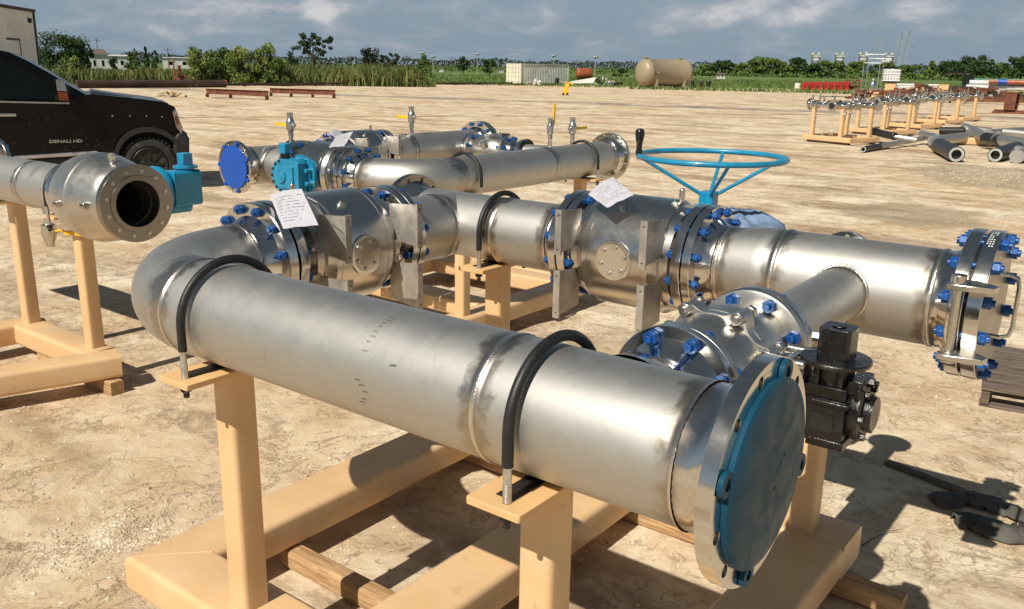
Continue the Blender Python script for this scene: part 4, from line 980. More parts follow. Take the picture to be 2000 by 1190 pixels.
cabo = side(cab, Wd-.02, -Wd+.02, 'cab', 'truck_paint', bev=.03, taper=.20)
def flat(poly, y, th, name, mat, par=tr, bev=0., shear=0.):
    b = MB(); vs = []
    pp = [T(u, v, 0) for u, v in poly]
    for q in pp: vs.append(V((q.x, -(y-shear*(q.z-T(0, 199, 0).z)), q.z)))
    k = len(vs); vs += [v_+V((0, th, 0)) for v_ in vs]
    fs = [tuple(range(k)), tuple(range(k, 2*k))[::-1]]+[(i, i+k, (i+1) % k+k, (i+1) % k) for i in range(k)]
    if (vs[1]-vs[0]).cross(vs[2]-vs[1]).y > 0: fs = [f[::-1] for f in fs]
    b.add(vs, fs); return b.build(name, mat, par, bevel=bev, smooth=False)
sh = .20*.94/(T(0, 104, 0).z-T(0, 199, 0).z)
flat([(5, 192), (8, 128), (20, 118), (60, 120), (95, 136), (143, 167), (146, 193)], Wd-.012, .01, 'side_window', 'truck_glass', shear=sh)
flat([(-150, 192), (-140, 125), (-10, 120), (-6, 192)], Wd-.012, .01, 'side_window', 'truck_glass', shear=sh)
flat([(-4, 194.5), (-4, 197.5), (166, 202), (166, 199)], Wd+.006, .012, 'belt_moulding', 'chrome')
flat([(30, 217.5), (30, 224), (76, 224), (76, 217.5)], Wd+.045, .03, 'door_handle', 'chrome', bev=.012)
b = MB(); d0 = T(147, 0, 0).x
for uu in (2, 212): b.box((T(uu, 0, 0).x, -Wd-.001, (372-250)*s_t), (.012, .006, .85))
for uu in (2, 212): pass
flat([(147, 157), (146, 196), (166, 198), (168, 172), (162, 158)], Wd+.27, .20, 'wing_mirror', 'truck_paint', bev=.02)
mo = flat([(148, 156), (148, 176), (165, 178), (162, 157)], Wd+.276, .12, 'mirror_cap', 'chrome', bev=.01); flat([(149, 178), (149, 193), (166, 195), (165, 180)], Wd+.274, .02, 'mirror_indicator', 'amber_glass')
b = MB(); b.box((T(150, 190, 0).x, -(Wd+.1), T(150, 190, 0).z), (.10, .25, .06)); b.build('mirror_arm', 'truck_trim', tr)
flat([(353, 212), (347, 218), (352, 248), (361, 262), (364, 250), (357, 224)], Wd+.006, .25, 'headlight', 'chrome', bev=.006)
flat([(352, 224), (350, 231), (353, 243), (358, 240), (356, 228)], Wd+.010, .02, 'side_indicator', 'amber_glass')
side([(345, 268), (343, 296), (352, 315), (372, 312), (375, 268), (366, 258), (352, 258)], Wd+.01, -Wd-.01, 'front_bumper', 'truck_trim', bev=.04)
flat([(40, 297), (40, 303), (205, 297), (205, 290)], Wd+.06, .10, 'running_board', 'letter_silver', bev=.01)
flat([(-185, 312), (-185, 322), (235, 312), (235, 300)], Wd-.02, .3, 'rocker', 'truck_trim')
b = MB(); n = 16; arch = [(298-66*cos(pi*i/n)*1., 310-64*sin(pi*i/n)) for i in range(n+1)]; inn = [(298-58*cos(pi*i/n), 310-54*sin(pi*i/n)) for i in range(n+1)][::-1]
flat(arch+inn, Wd+.020, .03, 'wheel_arch_flare', 'black_rubber', bev=.004)
side([(234, 318), (234, 244), (360, 244), (360, 318)], .62, -.62, 'wheel_well', 'black_rubber', bev=0)
side([(-340, 320), (-340, 236), (-175, 236), (-175, 320)], .62, -.62, 'wheel_well', 'black_rubber', bev=0)
for k, (uu, vv) in enumerate(((238, 224.5), (269, 224.8), (299, 225.5), (327, 227))):
    b = MB(); q = T(uu, vv, 0); b.ball((q.x, -Wd-.002, q.z), .014, 8, 6); b.build('marker_stud', 'chrome', tr)
b = MB(); q0, q1 = T(205, 181, 0), T(345, 201, 0)
b.add([V((q0.x, -.62, q0.z+.02)), V((q1.x, -.55, q1.z-.01)), V((q1.x, .55, q1.z-.01)), V((q0.x, .62, q0.z+.02)), V((q0.x, -.80, q0.z-.03)), V((q1.x, -.75, q1.z-.06)), V((q1.x, .75, q1.z-.06)), V((q0.x, .80, q0.z-.03))], [(0, 1, 2, 3), (0, 4, 5, 1), (3, 2, 6, 7), (1, 5, 6, 2), (0, 3, 7, 4)]); b.build('bonnet_bulge', 'truck_paint', tr, bevel=.02)
def wheel(x, y):
    b = MB(); R2 = .435; b.lathe((x, y, R2), (0, -1, 0), [(-.14, .28), (-.145, .36), (-.12, .415), (-.08, R2), (.08, R2), (.12, .415), (.145, .37), (.14, .30), (.10, .27)], 48)
    for i in range(40):
        t_ = 2*pi*i/40
        for s_ in (-1, 1):
            c_ = V((x+R2*cos(t_+.04*s_), y+s_*.075, R2+R2*sin(t_+.04*s_))); b.box(c_, (.022, .11, .034), Matrix.Rotation(-t_, 3, 'Y'))
    w_ = b.build('wheel', 'tyre', tr, sharp=40)
    b = MB(); b.lathe((x, y, R2), (0, -1, 0), [(.02, .27), (.13, .275), (.14, .265), (.12, .24), (.07, .22), (.06, .1), (.09, .07), (.12, .06), (.125, 0)], 40); b.build('rim', 'black_rubber', w_, sharp=40)
    for i in range(8):
        t_ = 2*pi*i/8; b = MB(); c_ = V((x+.155*cos(t_), y-.10, R2+.155*sin(t_))); b.box(c_, (.17, .03, .035), Matrix.Rotation(-t_, 3, 'Y')); b.build('rim_spoke', 'black_paint', w_)
    return w_
wheel(0, -.82); wheel(0, .82); wheel(T(-255, 0, 0).x, -.82); wheel(T(-255, 0, 0).x, .82)
def text(body_, size, mat, par, mtx, name='lettering', ext=.003, sx_=1.3):
    cu = bpy.data.curves.new(name, 'FONT'); cu.body = body_; cu.size = size; cu.extrude = ext; cu.offset = size*.012
    ob = bpy.data.objects.new(name, cu); me = bpy.data.meshes.new_from_object(ob); bpy.data.objects.remove(ob); bpy.data.curves.remove(cu)
    me.transform(mtx @ Matrix.Diagonal((sx_, 1, 1, 1))); me.materials.clear(); me.materials.append(MATS[mat])
    o = bpy.data.objects.new(name, me); C.objects.link(o); o.parent = par; return o
q = T(124, 273.5, 0); text('DENALI HD', 6.2*s_t*1.3, 'letter_silver', tr, Matrix.Translation(V((q.x, -Wd-.006, q.z))) @ Matrix.Rotation(pi/2, 4, 'X'), sx_=1.36)
# mud spatter on the flank
b = MB(); random.seed(11)
for k in range(70):
    uu, vv = random.uniform(60, 235), 300-abs(random.gauss(0, 38)); q = T(uu, vv, 0); r_ = random.uniform(.004, .013)
    b.add([V((q.x+r_*cos(t_)*random.uniform(.6, 1.3), -Wd-.0015, q.z+r_*sin(t_))) for t_ in [2*pi*i/6 for i in range(6)]], [tuple(range(6))])
b.build('mud_spatter', 'truck_trim', tr, smooth=False)['kind'] = 'stuff'

# loose stones and grit lying on the yard near the skids
def stones(n, area, smin, smax, seed, name):
    R = random.Random(seed); v, f = [], []
    for k in range(n):
        x, y = area(R); s_ = smin+(smax-smin)*R.random()**3; o_ = V((x, y, s_*.15)); a_ = R.uniform(0, 6.3); i = len(v)
        ex, ey, ez = s_*R.uniform(.7, 1.3), s_*R.uniform(.6, 1.), s_*R.uniform(.35, .7)
        for px_, py_, pz_ in ((1, 0, 0), (0, 1, 0), (-1, 0, 0), (0, -1, 0), (.15, .1, 1), (0, 0, -.6)):
            px_ += R.uniform(-.2, .2); py_ += R.uniform(-.2, .2); v.append(o_+V(((px_*ex)*cos(a_)-(py_*ey)*sin(a_), (px_*ex)*sin(a_)+(py_*ey)*cos(a_), pz_*ez)))
        f += [(i, i+1, i+4), (i+1, i+2, i+4), (i+2, i+3, i+4), (i+3, i, i+4), (i+1, i, i+5), (i+2, i+1, i+5), (i+3, i+2, i+5), (i, i+3, i+5)]
    b = MB(); b.v = v; b.f = f; b.st = [0]*len(v); o = b.build(name, 'stone', None, smooth=False); o['kind'] = 'stuff'
t = NT('stone'); t.set(Base_Color=t.mix(t.ramp(t.noise(6, 2), .35, .65), (.42, .33, .23), (.74, .66, .53)), Roughness=.9)
def near_area(R):
    while True:
        d = .8+11*R.random()**1.3; a_ = radians(R.uniform(88, 168)); x, y = d*cos(a_), d*sin(a_)
        if noise.noise(V((x*.9, y*.9, 3)))+.35*R.random() > .08: return x, y
stones(9000, near_area, .0025, .014, 4, 'loose_stones')
gp = G(225, 1050)
stones(1500, lambda R: (gp.x+R.gauss(0, .11), gp.y+R.gauss(0, .13)), .003, .012, 6, 'gravel_patch')
gq = G(1950, 345)
stones(5000, lambda R: (gq.x+R.gauss(0, .9), gq.y+R.gauss(0, 1.2)), .004, .020, 7, 'gravel_patch')

# ------------------------------------------------------------------ far things: helpers
def AT(u, v, D):
    d = ray(u, v); k = D/sqrt(d.x**2+d.y**2); return V((d.x*k, d.y*k, CAMH+d.z*k))
def pxm(D): return D/FPX*.97                    # metres per photo pixel at distance D
def dist(u, v): p = G(u, v); return sqrt(p.x**2+p.y**2)
def facing(p): return atan2(p.y, p.x)-pi/2       # rotation whose local -y looks at the camera
def leaves(v, f, tn, c, rad, n, size, lobes, seed, base=.5, flat_=1.):
    R = random.Random(seed)
    for k in range(int(n*1.5)):
        lo = lobes[R.randrange(len(lobes))]
        while True:
            p = V((R.uniform(-1, 1), R.uniform(-1, 1), R.uniform(-1, 1)))
            if p.length < 1: break
        p = p*(.35+.65*p.length**.3)
        q = V((c[0]+(lo[0]+p.x*lo[3])*rad[0], c[1]+(lo[1]+p.y*lo[3])*rad[1], c[2]+(lo[2]+p.z*lo[3])*rad[2]))
        s_ = size*R.uniform(.5, 1.3); a = V((R.gauss(0, 1), R.gauss(0, 1), R.gauss(0, 1)*flat_)).normalized()*s_; bb = a.cross(V((R.gauss(0, 1), R.gauss(0, 1), R.gauss(0, 1)))).normalized()*s_*.6
        i = len(v); v += [q-a, q+bb, q+a, q-bb]; f.append((i, i+1, i+2, i+3))
        t_ = min(1, max(0, lo[4]+R.uniform(-.3, .3))); tn += [t_]*4
def lobes_for(seed, n, kind):
    R = random.Random(seed); out_ = []
    for k in range(n):
        if kind == 'round': a = R.uniform(0, 2*pi); e = R.uniform(-.75, .85); r_ = sqrt(1-min(1, e*e))*R.uniform(.3, .8); out_.append((r_*cos(a), r_*sin(a), e*.8, R.uniform(.20, .36), R.uniform(.15, .85)))
        elif kind == 'cone': e = R.uniform(-1, .95); w = (1-e)*.36*R.uniform(.4, 1); a = R.uniform(0, 2*pi); out_.append((w*cos(a), w*sin(a), e*.88, .12+.13*(1-e), R.uniform(.2, .9)))
        elif kind == 'bush': e = R.uniform(-1, .75); a = R.uniform(0, 2*pi); r_ = R.uniform(.1, .85)*sqrt(max(.1, 1-max(0, e)**2)); out_.append((r_*cos(a), r_*sin(a), e, R.uniform(.2, .34), R.uniform(.1, .9)))
        else: a = R.uniform(0, 2*pi); e = R.uniform(-.6, 1); r_ = R.uniform(.4, .95); out_.append((r_*cos(a), r_*sin(a), e*.8, R.uniform(.10, .17), R.uniform(.2, .8)))
    return out_
def tree(label, u, vtop, wpx, D, kind='round', mat='leaf_dark', seed=1, n=1500, nl=26, name='tree', cat='tree', group=None, low=.12, size=None, bare=False):
    top = AT(u, vtop, D); h = top.z; w = wpx*pxm(D)/2
    root = thing(name, label, cat, (top.x, top.y, -.05), 0, group)
    R = random.Random(seed); z0 = h*low
    v, f, tn = [], [], []; c = (0, 0, (h+z0)/2); rad = (w, w*.85, (h-z0)/2)
    lb = lobes_for(seed, nl, kind)
    if n: leaves(v, f, tn, c, rad, n, size or max(.10, pxm(D)*2.0), lb, seed)
    b = MB(); b.v = [V(p) for p in v]; b.f = f; b.st = [0]*len(v)
    cr = b.build('crown', mat, root, smooth=False, tone=tn)
    b = MB(); t0 = h*.028+.05
    lean = V((R.uniform(-.1, .1), R.uniform(-.1, .1), 0))*h*.3
    b.tube([(0, 0, 0), V((0, 0, h*.3))+lean*.4, V((0, 0, h*.62))+lean], [t0, t0*.75, t0*.4], 7)
    for k in range(9 if bare else 5):
        lo = lb[R.randrange(len(lb))]; e = V((c[0]+lo[0]*rad[0], c[1]+lo[1]*rad[1], c[2]+lo[2]*rad[2])); s0 = V((0, 0, h*R.uniform(.2, .5)))+lean*.5
        b.tube([s0, s0.lerp(e, .5)+V((0, 0, h*.03)), e], [t0*.45, t0*.3, t0*.12], 5)
    b.build('trunk', 'bark', root)
    return root
# ---- vegetation, left to right
tree('tall dark leafy tree beside the corrugated warehouse, above the pickup cab', 118, 57, 108, 95, 'round', 'leaf_dark', 3, 4200, 44, low=.05)
tree('smaller dark tree right of the tall one by the warehouse, above the windscreen', 157, 78, 46, 100, 'round', 'leaf_dark', 5, 1500, 22, low=.05)
tree('light green bush in front of the tall dark tree, above the pickup roof', 132, 104, 50, 88, 'bush', 'leaf_light', 8, 900, 20, name='bush', cat='bush', low=.0)
tree('feathery light bush beyond the reeds, right of the small white-walled house', 252, 96, 46, 96, 'bush', 'leaf_mid', 9, 1000, 18, name='bush', cat='bush', low=.0)
tree('low dark shrub between the white house and the feathery bush', 222, 108, 30, 97, 'bush', 'leaf_dark', 10, 500, 14, name='bush', cat='bush', low=.0)
tree('narrow dark pointed tree with a sloping right side, left of the rusty wellhead', 283, 88, 24, 110, 'cone', 'leaf_dark', 11, 700, 16, low=.0)
tree('squat dark tree touching the narrow pointed tree on its right', 302, 96, 32, 112, 'cone', 'leaf_dark', 12, 800, 16, low=.0)
tree('pale willow bush right behind the rusty wellhead, leftmost of the willow clump', 382, 87, 66, 85.1, 'bush', 'leaf_light', 13, 3000, 26, name='willow_bush', cat='bush', group='willow clump by the yard edge', low=.0)
tree('broad willow bush second from left in the clump, with a darker top', 424, 84, 96, 85.5, 'round', 'leaf_mid', 14, 4400, 30, name='willow_bush', cat='bush', group='willow clump by the yard edge', low=.0)
tree('pale willow bush in the middle of the clump', 464, 89, 78, 84.9, 'bush', 'leaf_light', 15, 3600, 26, name='willow_bush', cat='bush', group='willow clump by the yard edge', low=.0)
tree('tall pointed willow bush, highest of the clump', 511, 79, 66, 85.1, 'bush', 'leaf_light', 16, 3800, 28, name='willow_bush', cat='bush', group='willow clump by the yard edge', low=.0)
tree('short willow bush at the right end of the clump, before the sparse tree', 540, 109, 66, 84.5, 'bush', 'leaf_mid', 17, 2600, 22, name='willow_bush', cat='bush', group='willow clump by the yard edge', low=.0)
tree('sparse open-branched tree with thin blue-green leaves standing alone above the reeds', 610, 60, 84, 120, 'open', 'leaf_blue', 18, 1500, 42, low=.35, size=.16, bare=True)
tree('low dark scrubby tree left of the sparse open-branched tree', 568, 96, 34, 122, 'bush', 'leaf_blue', 19, 450, 16, low=.1)
tree('dark two-crowned tree above the reeds, its left crown taller', 722, 90, 50, 150, 'round', 'leaf_blue', 20, 1400, 22, low=.15)
tree('lower dark tree merging with the right side of the two-crowned tree', 758, 101, 52, 152, 'open', 'leaf_blue', 21, 1100, 26, low=.1)
tree('bright green tapering tree where the reeds end', 828, 104, 58, 150, 'cone', 'leaf_mid', 22, 1600, 26, low=.0)
tree('round reed-side shrub just before the reeds end', 812, 132, 46, 88, 'bush', 'leaf_mid', 23, 900, 20, name='bush', cat='bush', low=.0)
tree('slim dark tree midway between the reeds and the container', 904, 108, 28, 220, 'round', 'leaf_dark', 24, 600, 14, low=.05)
tree('dark round tree just left of the shipping container', 956, 112, 34, 210, 'round', 'leaf_dark', 25, 800, 16, low=.0)
tree('small bushy tree between the rusty tank and the tan tank', 1212, 132, 34, 230, 'bush', 'leaf_dark', 26, 500, 14, low=.0)
for k, (u, vt, w, sd, kd, mt, lab) in enumerate(((1372, 126, 46, 31, 'bush', 'leaf_mid', 'low rounded tree right behind the tan tank, leftmost of the row on the right'), (1410, 116, 44, 32, 'round', 'leaf_dark', 'dark flat-topped tree second in the row behind the meadow'), (1450, 122, 40, 33, 'bush', 'leaf_mid', 'low bushy tree before the broad high tree of the meadow row'), (1500, 108, 66, 34, 'round', 'leaf_mid', 'broad high green tree beyond the meadow, left of the refinery stacks'), (1534, 120, 38, 35, 'bush', 'leaf_mid', 'lower green tree against the right side of the broad high tree'), (1561, 111, 40, 36, 'round', 'leaf_dark', 'dark domed tree just left of the first refinery stack'), (1590, 124, 34, 37, 'bush', 'leaf_dark', 'low tree in front of the first refinery stack'), (1622, 115, 56, 38, 'round', 'leaf_mid', 'wide green tree between the first and second refinery stacks'), (1672, 119, 40, 39, 'bush', 'leaf_mid', 'green tree between the second and third refinery stacks'), (1730, 122, 48, 40, 'bush', 'leaf_mid', 'green tree behind the white water tote'), (1782, 127, 50, 41, 'bush', 'leaf_mid', 'low tree right of the leaning pylons'), (1822, 118, 36, 42, 'cone', 'leaf_mid', 'pointed tree left of the black loader arm'), (1862, 117, 44, 43, 'round', 'leaf_dark', 'dark tree behind the black loader arm'), (1912, 102, 62, 44, 'round', 'leaf_dark', 'tallest tree on the right, above the stacked white pipe'), (1955, 122, 50, 45, 'bush', 'leaf_mid', 'low tree between the tallest tree and the frame edge'), (1992, 106, 40, 46, 'round', 'leaf_dark', 'dark tree cut by the right edge of the frame'))):
    tree(lab, u, vt, w*1.25, 300+(k % 3)*6, kd, mt, sd, int(700+w*40), 26, group='trees beyond the meadow', low=.0)
# far woods: one mass along the horizon
v, f, tn = [], [], []; R = random.Random(2)
for k in range(15000):
    u = R.uniform(-60, 2060); D = R.uniform(420, 520)
    hh = 4.6+1.6*noise.noise(V((u*.012, 0, 0)))+1.2*noise.noise(V((u*.05, 3, 0)))
    p = AT(u, 140, D); z = abs(R.random())**.7*hh; s_ = R.uniform(.35, .8); a = V((R.gauss(0, 1), R.gauss(0, 1), R.gauss(0, 1))).normalized()*s_; bb = a.cross(V((R.gauss(0, 1), R.gauss(0, 1), R.gauss(0, 1)))).normalized()*s_*.7
    q = V((p.x, p.y, z)); i = len(v); v += [q-a, q+bb, q+a, q-bb]; f.append((i, i+1, i+2, i+3)); tn += [R.random()]*4
b = MB(); b.v = v; b.f = f; b.st = [0]*len(v); o = b.build('distant_woods', 'woods_leaf', None, smooth=False, tone=tn); o['kind'] = 'stuff'
# low scrub in front of the woods
v, f, tn = [], [], []
for k in range(9000):
    u = R.uniform(840, 2080); D = R.uniform(285, 345); hh = 1.6+1.4*noise.noise(V((u*.03, 1, 0)))
    p = AT(u, 140, D); z = R.random()*hh; s_ = R.uniform(.2, .45); a = V((R.gauss(0, 1), R.gauss(0, 1), R.gauss(0, 1))).normalized()*s_; bb = a.cross(V((R.gauss(0, 1), R.gauss(0, 1), R.gauss(0, 1)))).normalized()*s_*.7
    q = V((p.x, p.y, z)); i = len(v); v += [q-a, q+bb, q+a, q-bb]; f.append((i, i+1, i+2, i+3)); tn += [R.random()]*4
b = MB(); b.v = v; b.f = f; b.st = [0]*len(v); o = b.build('scrub', 'leaf_mid', None, smooth=False, tone=tn); o['kind'] = 'stuff'
# reeds along the left of the yard edge
v, f, tn = [], [], []
for k in range(21000):
    u = R.uniform(60, 850); D = R.uniform(86, 97)
    hh = (1.30+.60*min(1, max(0, (u-330)/250)))*(1+.35*noise.noise(V((u*.02, D*.2, 0))))*R.uniform(.55, 1.1)
    if u > 800: hh *= max(.25, (860-u)/60)
    p = AT(u, 165, D); w = R.uniform(.03, .075); l = V((R.gauss(0, .16), R.gauss(0, .16), 1)); sd = V((cos(R.uniform(0, pi)), sin(R.uniform(0, pi)), 0))*w
    q = V((p.x, p.y, -.05)); i = len(v); m_ = q+l*hh*.6; tp = q+V((l.x*1.6, l.y*1.6, 1))*hh; v += [q-sd, q+sd, m_+sd*.8, tp, m_-sd*.8]; f.append((i, i+1, i+2, i+3, i+4))
    t_ = min(1, max(0, .38+.5*noise.noise(V((u*.03, D*.1, 5)))+R.gauss(0, .22))); tn += [t_]*5
b = MB(); b.v = v; b.f = f; b.st = [0]*len(v); o = b.build('reeds', 'reed_leaf', None, smooth=False, tone=tn); o['kind'] = 'stuff'
v, f, tn = [], [], []
for k in range(14000):                         # meadow grass
    u = R.uniform(830, 2080); D = 98+R.random()**1.5*110 if u < 1230 else 92+R.random()**1.5*110
    p = AT(u, 165, D); w = R.uniform(.05, .14); hh = R.uniform(.15, .5); sd = V((cos(R.uniform(0, pi)), sin(R.uniform(0, pi)), 0))*w
    q = V((p.x, p.y, -.06)); i = len(v); v += [q-sd, q+sd, q+V((R.gauss(0, .1), R.gauss(0, .1), hh))]; f.append((i, i+1, i+2)); tn += [R.random()]*3
b = MB(); b.v = v; b.f = f; b.st = [0]*len(v); o = b.build('meadow_grass', 'leaf_mid', None, smooth=False, tone=tn); o['kind'] = 'stuff'

# ------------------------------------------------------------------ warehouse, house
A_ = AT(74, 112, 60); B_ = AT(-140, 106, 47); A_.z = B_.z = 0; hw_ = AT(74, 24, 60).z
wd = (B_-A_); ln = wd.length; wd.normalize(); wn = V((-wd.y, wd.x, 0)); 
if wn.dot(A_) < 0: wn = -wn
wr = thing('warehouse', 'corrugated beige metal warehouse with dark roof trim at the left edge', 'warehouse', A_)
OFF[0] = A_
b = MB(); n = int(ln/.30); vs = []
for i in range(n+1):
    for (t_, d_) in ((0, 0), (.17, 0), (.21, -.045), (.26, -.045)):
        q = A_+wd*(i*.30+t_)+wn*d_; vs += [q, q+V((0, 0, hw_))]
fs = [(i*2, i*2+2, i*2+3, i*2+1) for i in range(len(vs)//2-1)]
b.add(vs, fs); wl_ = b.build('wall', 'siding', wr, smooth=False)
b = MB(); q = [A_, A_+wd*ln, A_+wd*ln+wn*20, A_+wn*20]; b.add([p+wn*.1+V((0, 0, z)) for z in (0, hw_) for p in q], [(1, 2, 6, 5), (2, 3, 7, 6), (3, 0, 4, 7), (4, 5, 6, 7)]); b.build('side_wall', 'siding', wr, smooth=False)
b = MB(); b.add([p+V((0, 0, z)) for z in (hw_-.02, hw_+.14) for p in (A_-wd*.12-wn*.14, A_+wd*ln-wn*.14, A_+wd*ln+wn*20, A_-wd*.12+wn*20)], [(3, 2, 1, 0), (4, 5, 6, 7), (0, 1, 5, 4), (1, 2, 6, 5), (2, 3, 7, 6), (3, 0, 4, 7)]); b.build('roof', 'dark_rust', wr, smooth=False)
b = MB(); b.add([p+V((0, 0, z)) for z in (0, hw_-.03) for p in (A_-wd*.10-wn*.08, A_+wd*.14-wn*.08, A_+wd*.14+wn*.1, A_-wd*.1+wn*.1)], [(3, 2, 1, 0), (4, 5, 6, 7), (0, 1, 5, 4), (1, 2, 6, 5), (2, 3, 7, 6), (3, 0, 4, 7)]); b.build('corner_trim', 'truck_trim', wr, smooth=False)
q = A_+wd*.95-wn*.12+V((0, 0, hw_-.55)); b = MB(); b.ball(q, .10, 10, 8); b.cyl(q, q+wn*.1+V((0, 0, .1)), .03, 8); b.box(q+V((0, 0, .12)), (.14, .14, .1)); b.build('wall_lamp', 'truck_trim', wr)
q = A_+wd*2.75-wn*.07; b = MB(); b.add([q+V((0, 0, .0)), q+wd*.12, q+wd*.12+V((0, 0, 3.1)), q+V((0, 0, 3.1)), q+wd*2+V((0, 0, 3.1)), q+wd*2+V((0, 0, 3.0)), q+V((0, 0, 3.0))], [(0, 1, 2, 3), (6, 5, 4, 3)]); b.build('door_frame', 'truck_trim', wr, smooth=False)
OFF[0] = V((0, 0, 0))
def blockhouse(label, u0, u1, vt, vb, D, roofpx, wallm='white_paint', roofm='roof_brown', name='house', cat='house', deep=6):
    a, c = AT(u0, vb, D), AT(u1, vb, D); zt = AT((u0+u1)/2, vt, D).z; a.z = c.z = 0; d = (c-a); ln_ = d.length; ctr = (a+c)/2
    r_ = thing(name, label, cat, ctr, atan2(d.y, d.x)); b = MB(); b.bx(-ln_/2, ln_/2, 0, deep, 0, zt); b.build('wall', wallm, r_, smooth=False)
    rh = roofpx*pxm(D); b = MB(); o_ = .3
    b.add([(-ln_/2-o_, -o_, zt+.02), (ln_/2+o_, -o_, zt+.02), (ln_/2+o_, deep+o_, zt+.02), (-ln_/2-o_, deep+o_, zt+.02), (-ln_/2+rh*.6, deep/2, zt+rh), (ln_/2-rh*.6, deep/2, zt+rh)], [(3, 2, 1, 0), (0, 1, 5, 4), (1, 2, 5), (2, 3, 4, 5), (3, 0, 4)]); b.build('roof', roofm, r_, smooth=False)
    for k in (-.25, .2): b = MB(); b.box((k*ln_, -.02, zt*.55), (ln_*.12, .05, zt*.3)); b.build('window', 'truck_glass', r_, smooth=False)
    return r_
blockhouse('small white-walled house with a brown hipped roof behind the reeds', 176, 212, 107, 125, 150, 10)
blockhouse('long low white shed roof right of the brown-roofed house', 206, 252, 110, 122, 190, 3, roofm='white_paint', name='shed', cat='shed')
blockhouse('pale distant shed between the narrow trees and the rusty wellhead', 318, 378, 114, 124, 230, 2, roofm='grey_paint', name='shed', cat='shed')
blockhouse('tiny white building far off, seen between two trees left of the container', 858, 866, 133, 141, 260, 2, name='shed', cat='shed')
blockhouse('tiny grey building far off, directly left of the container', 975, 984, 134, 141, 265, 2, wallm='grey_paint', name='shed', cat='shed')
blockhouse('tiny pale farmhouse at the meadow edge, right of the tan tank', 1400, 1416, 146, 151, 205, 3, name='house', cat='house')

# ------------------------------------------------------------------ poles, pylons, refinery
def pole(label, u, vt, D, head='cross', r=.12, lean=0):
    p = AT(u, 140, D); h = AT(u, vt, D).z; r_ = thing('utility_pole' if head == 'cross' else 'flood_light_mast', label, 'pole' if head == 'cross' else 'light mast', (p.x, p.y, -.05), facing(p), 'poles on the horizon')
    b = MB(); b.cyl((0, 0, 0), (lean, 0, h), r, 6, r*.6); b.build('post', 'grey_paint' if head != 'cross' else 'bark', r_)
    b = MB()
    if head == 'cross': b.box((0, 0, h*.93), (r*14, r, r)); b.build('crossarm', 'bark', r_)
    else: b.lathe((lean, 0, h), (0, 0, 1), [(0, r*4), (r*2.5, r*7), (r*4, r*7), (r*5, r*3)], 10); b.build('lamp_head', 'grey_paint', r_)
for u, vt, D, hd, lab in ((796, 108, 240, 'cross', 'thin pole left of the bright tapering tree'), (825, 106, 260, 'lamp', 'light mast above the bright tapering tree'), (846, 113, 280, 'lamp', 'light mast right of the bright tapering tree'), (882, 111, 260, 'cross', 'thin pole left of the slim dark tree'), (932, 108, 240, 'lamp', 'flared light mast right of the slim dark tree'), (1006, 116, 300, 'cross', 'thin pole over the left end of the container'), (1033, 115, 300, 'cross', 'thin pole over the middle of the container'), (1081, 111, 280, 'lamp', 'flared light mast over the right end of the container'), (1126, 117, 250, 'cross', 'pale pole left of the rusty tank'), (1162, 114, 260, 'lamp', 'light mast just right of the rusty tank'), (1233, 119, 280, 'cross', 'pale pole left of the tan tank'), (195, 74, 200, 'cross', 'tall thin mast above the brown-roofed house'), (331, 94, 180, 'cross', 'thin pole left of the rusty wellhead'), (686, 108, 230, 'cross', 'thin pole left of the two-crowned tree')):
    pole(lab, u, vt, D, hd, .10 if D < 250 else .13)
def lattice(b, p0, p1, w0, w1, n, r):
    p0, p1 = V(p0), V(p1)
    for i in range(n):
        a, c = p0.lerp(p1, i/n), p0.lerp(p1, (i+1)/n); wa, wc = w0+(w1-w0)*i/n, w0+(w1-w0)*(i+1)/n
        co_ = lambda p, w: [p+V((x*w, y*w, 0)) for x, y in ((-1, -1), (1, -1), (1, 1), (-1, 1))]
        A4, C4 = co_(a, wa/2), co_(c, wc/2)
        for k in range(4):
            b.tube([A4[k], C4[k]], r, 4); b.tube([A4[k], C4[(k+1) % 4]], r*.6, 3); b.tube([C4[k], C4[(k+1) % 4]], r*.6, 3)
def pylon(label, u0, ub, vt, D, arms=True):
    p = AT(ub, 140, D); t_ = AT(u0, vt, D); r_ = thing('pylon', label, 'pylon', (p.x, p.y, 0), facing(p), 'pylons on the horizon')
    lx = (u0-ub)*pxm(D)*.0; b = MB(); h = t_.z; lattice(b, (0, 0, 0), ((u0-ub)*pxm(D), 0, h), 2.8, 1.6, 16, .13)
    b.build('mast', 'galv', r_)
    for k, z in enumerate((.97, .86, .76)):
        b = MB(); xx = (u0-ub)*pxm(D)*z; b.tube([(xx-3.6, 0, h*z), (xx, 0, h*z+.8), (xx+3.6, 0, h*z)], .09, 4); b.tube([(xx-3.6, 0, h*z), (xx+3.6, 0, h*z)], .09, 4); b.build('crossarm', 'galv', r_)
pylon('right and tallest of the two close pale pylons', 1766, 1757, 60, 560); pylon('left of the two close pale pylons, slightly shorter', 1752, 1745, 66, 620); pylon('single slim pylon above the tall pipe frame', 1709, 1703, 72, 700)
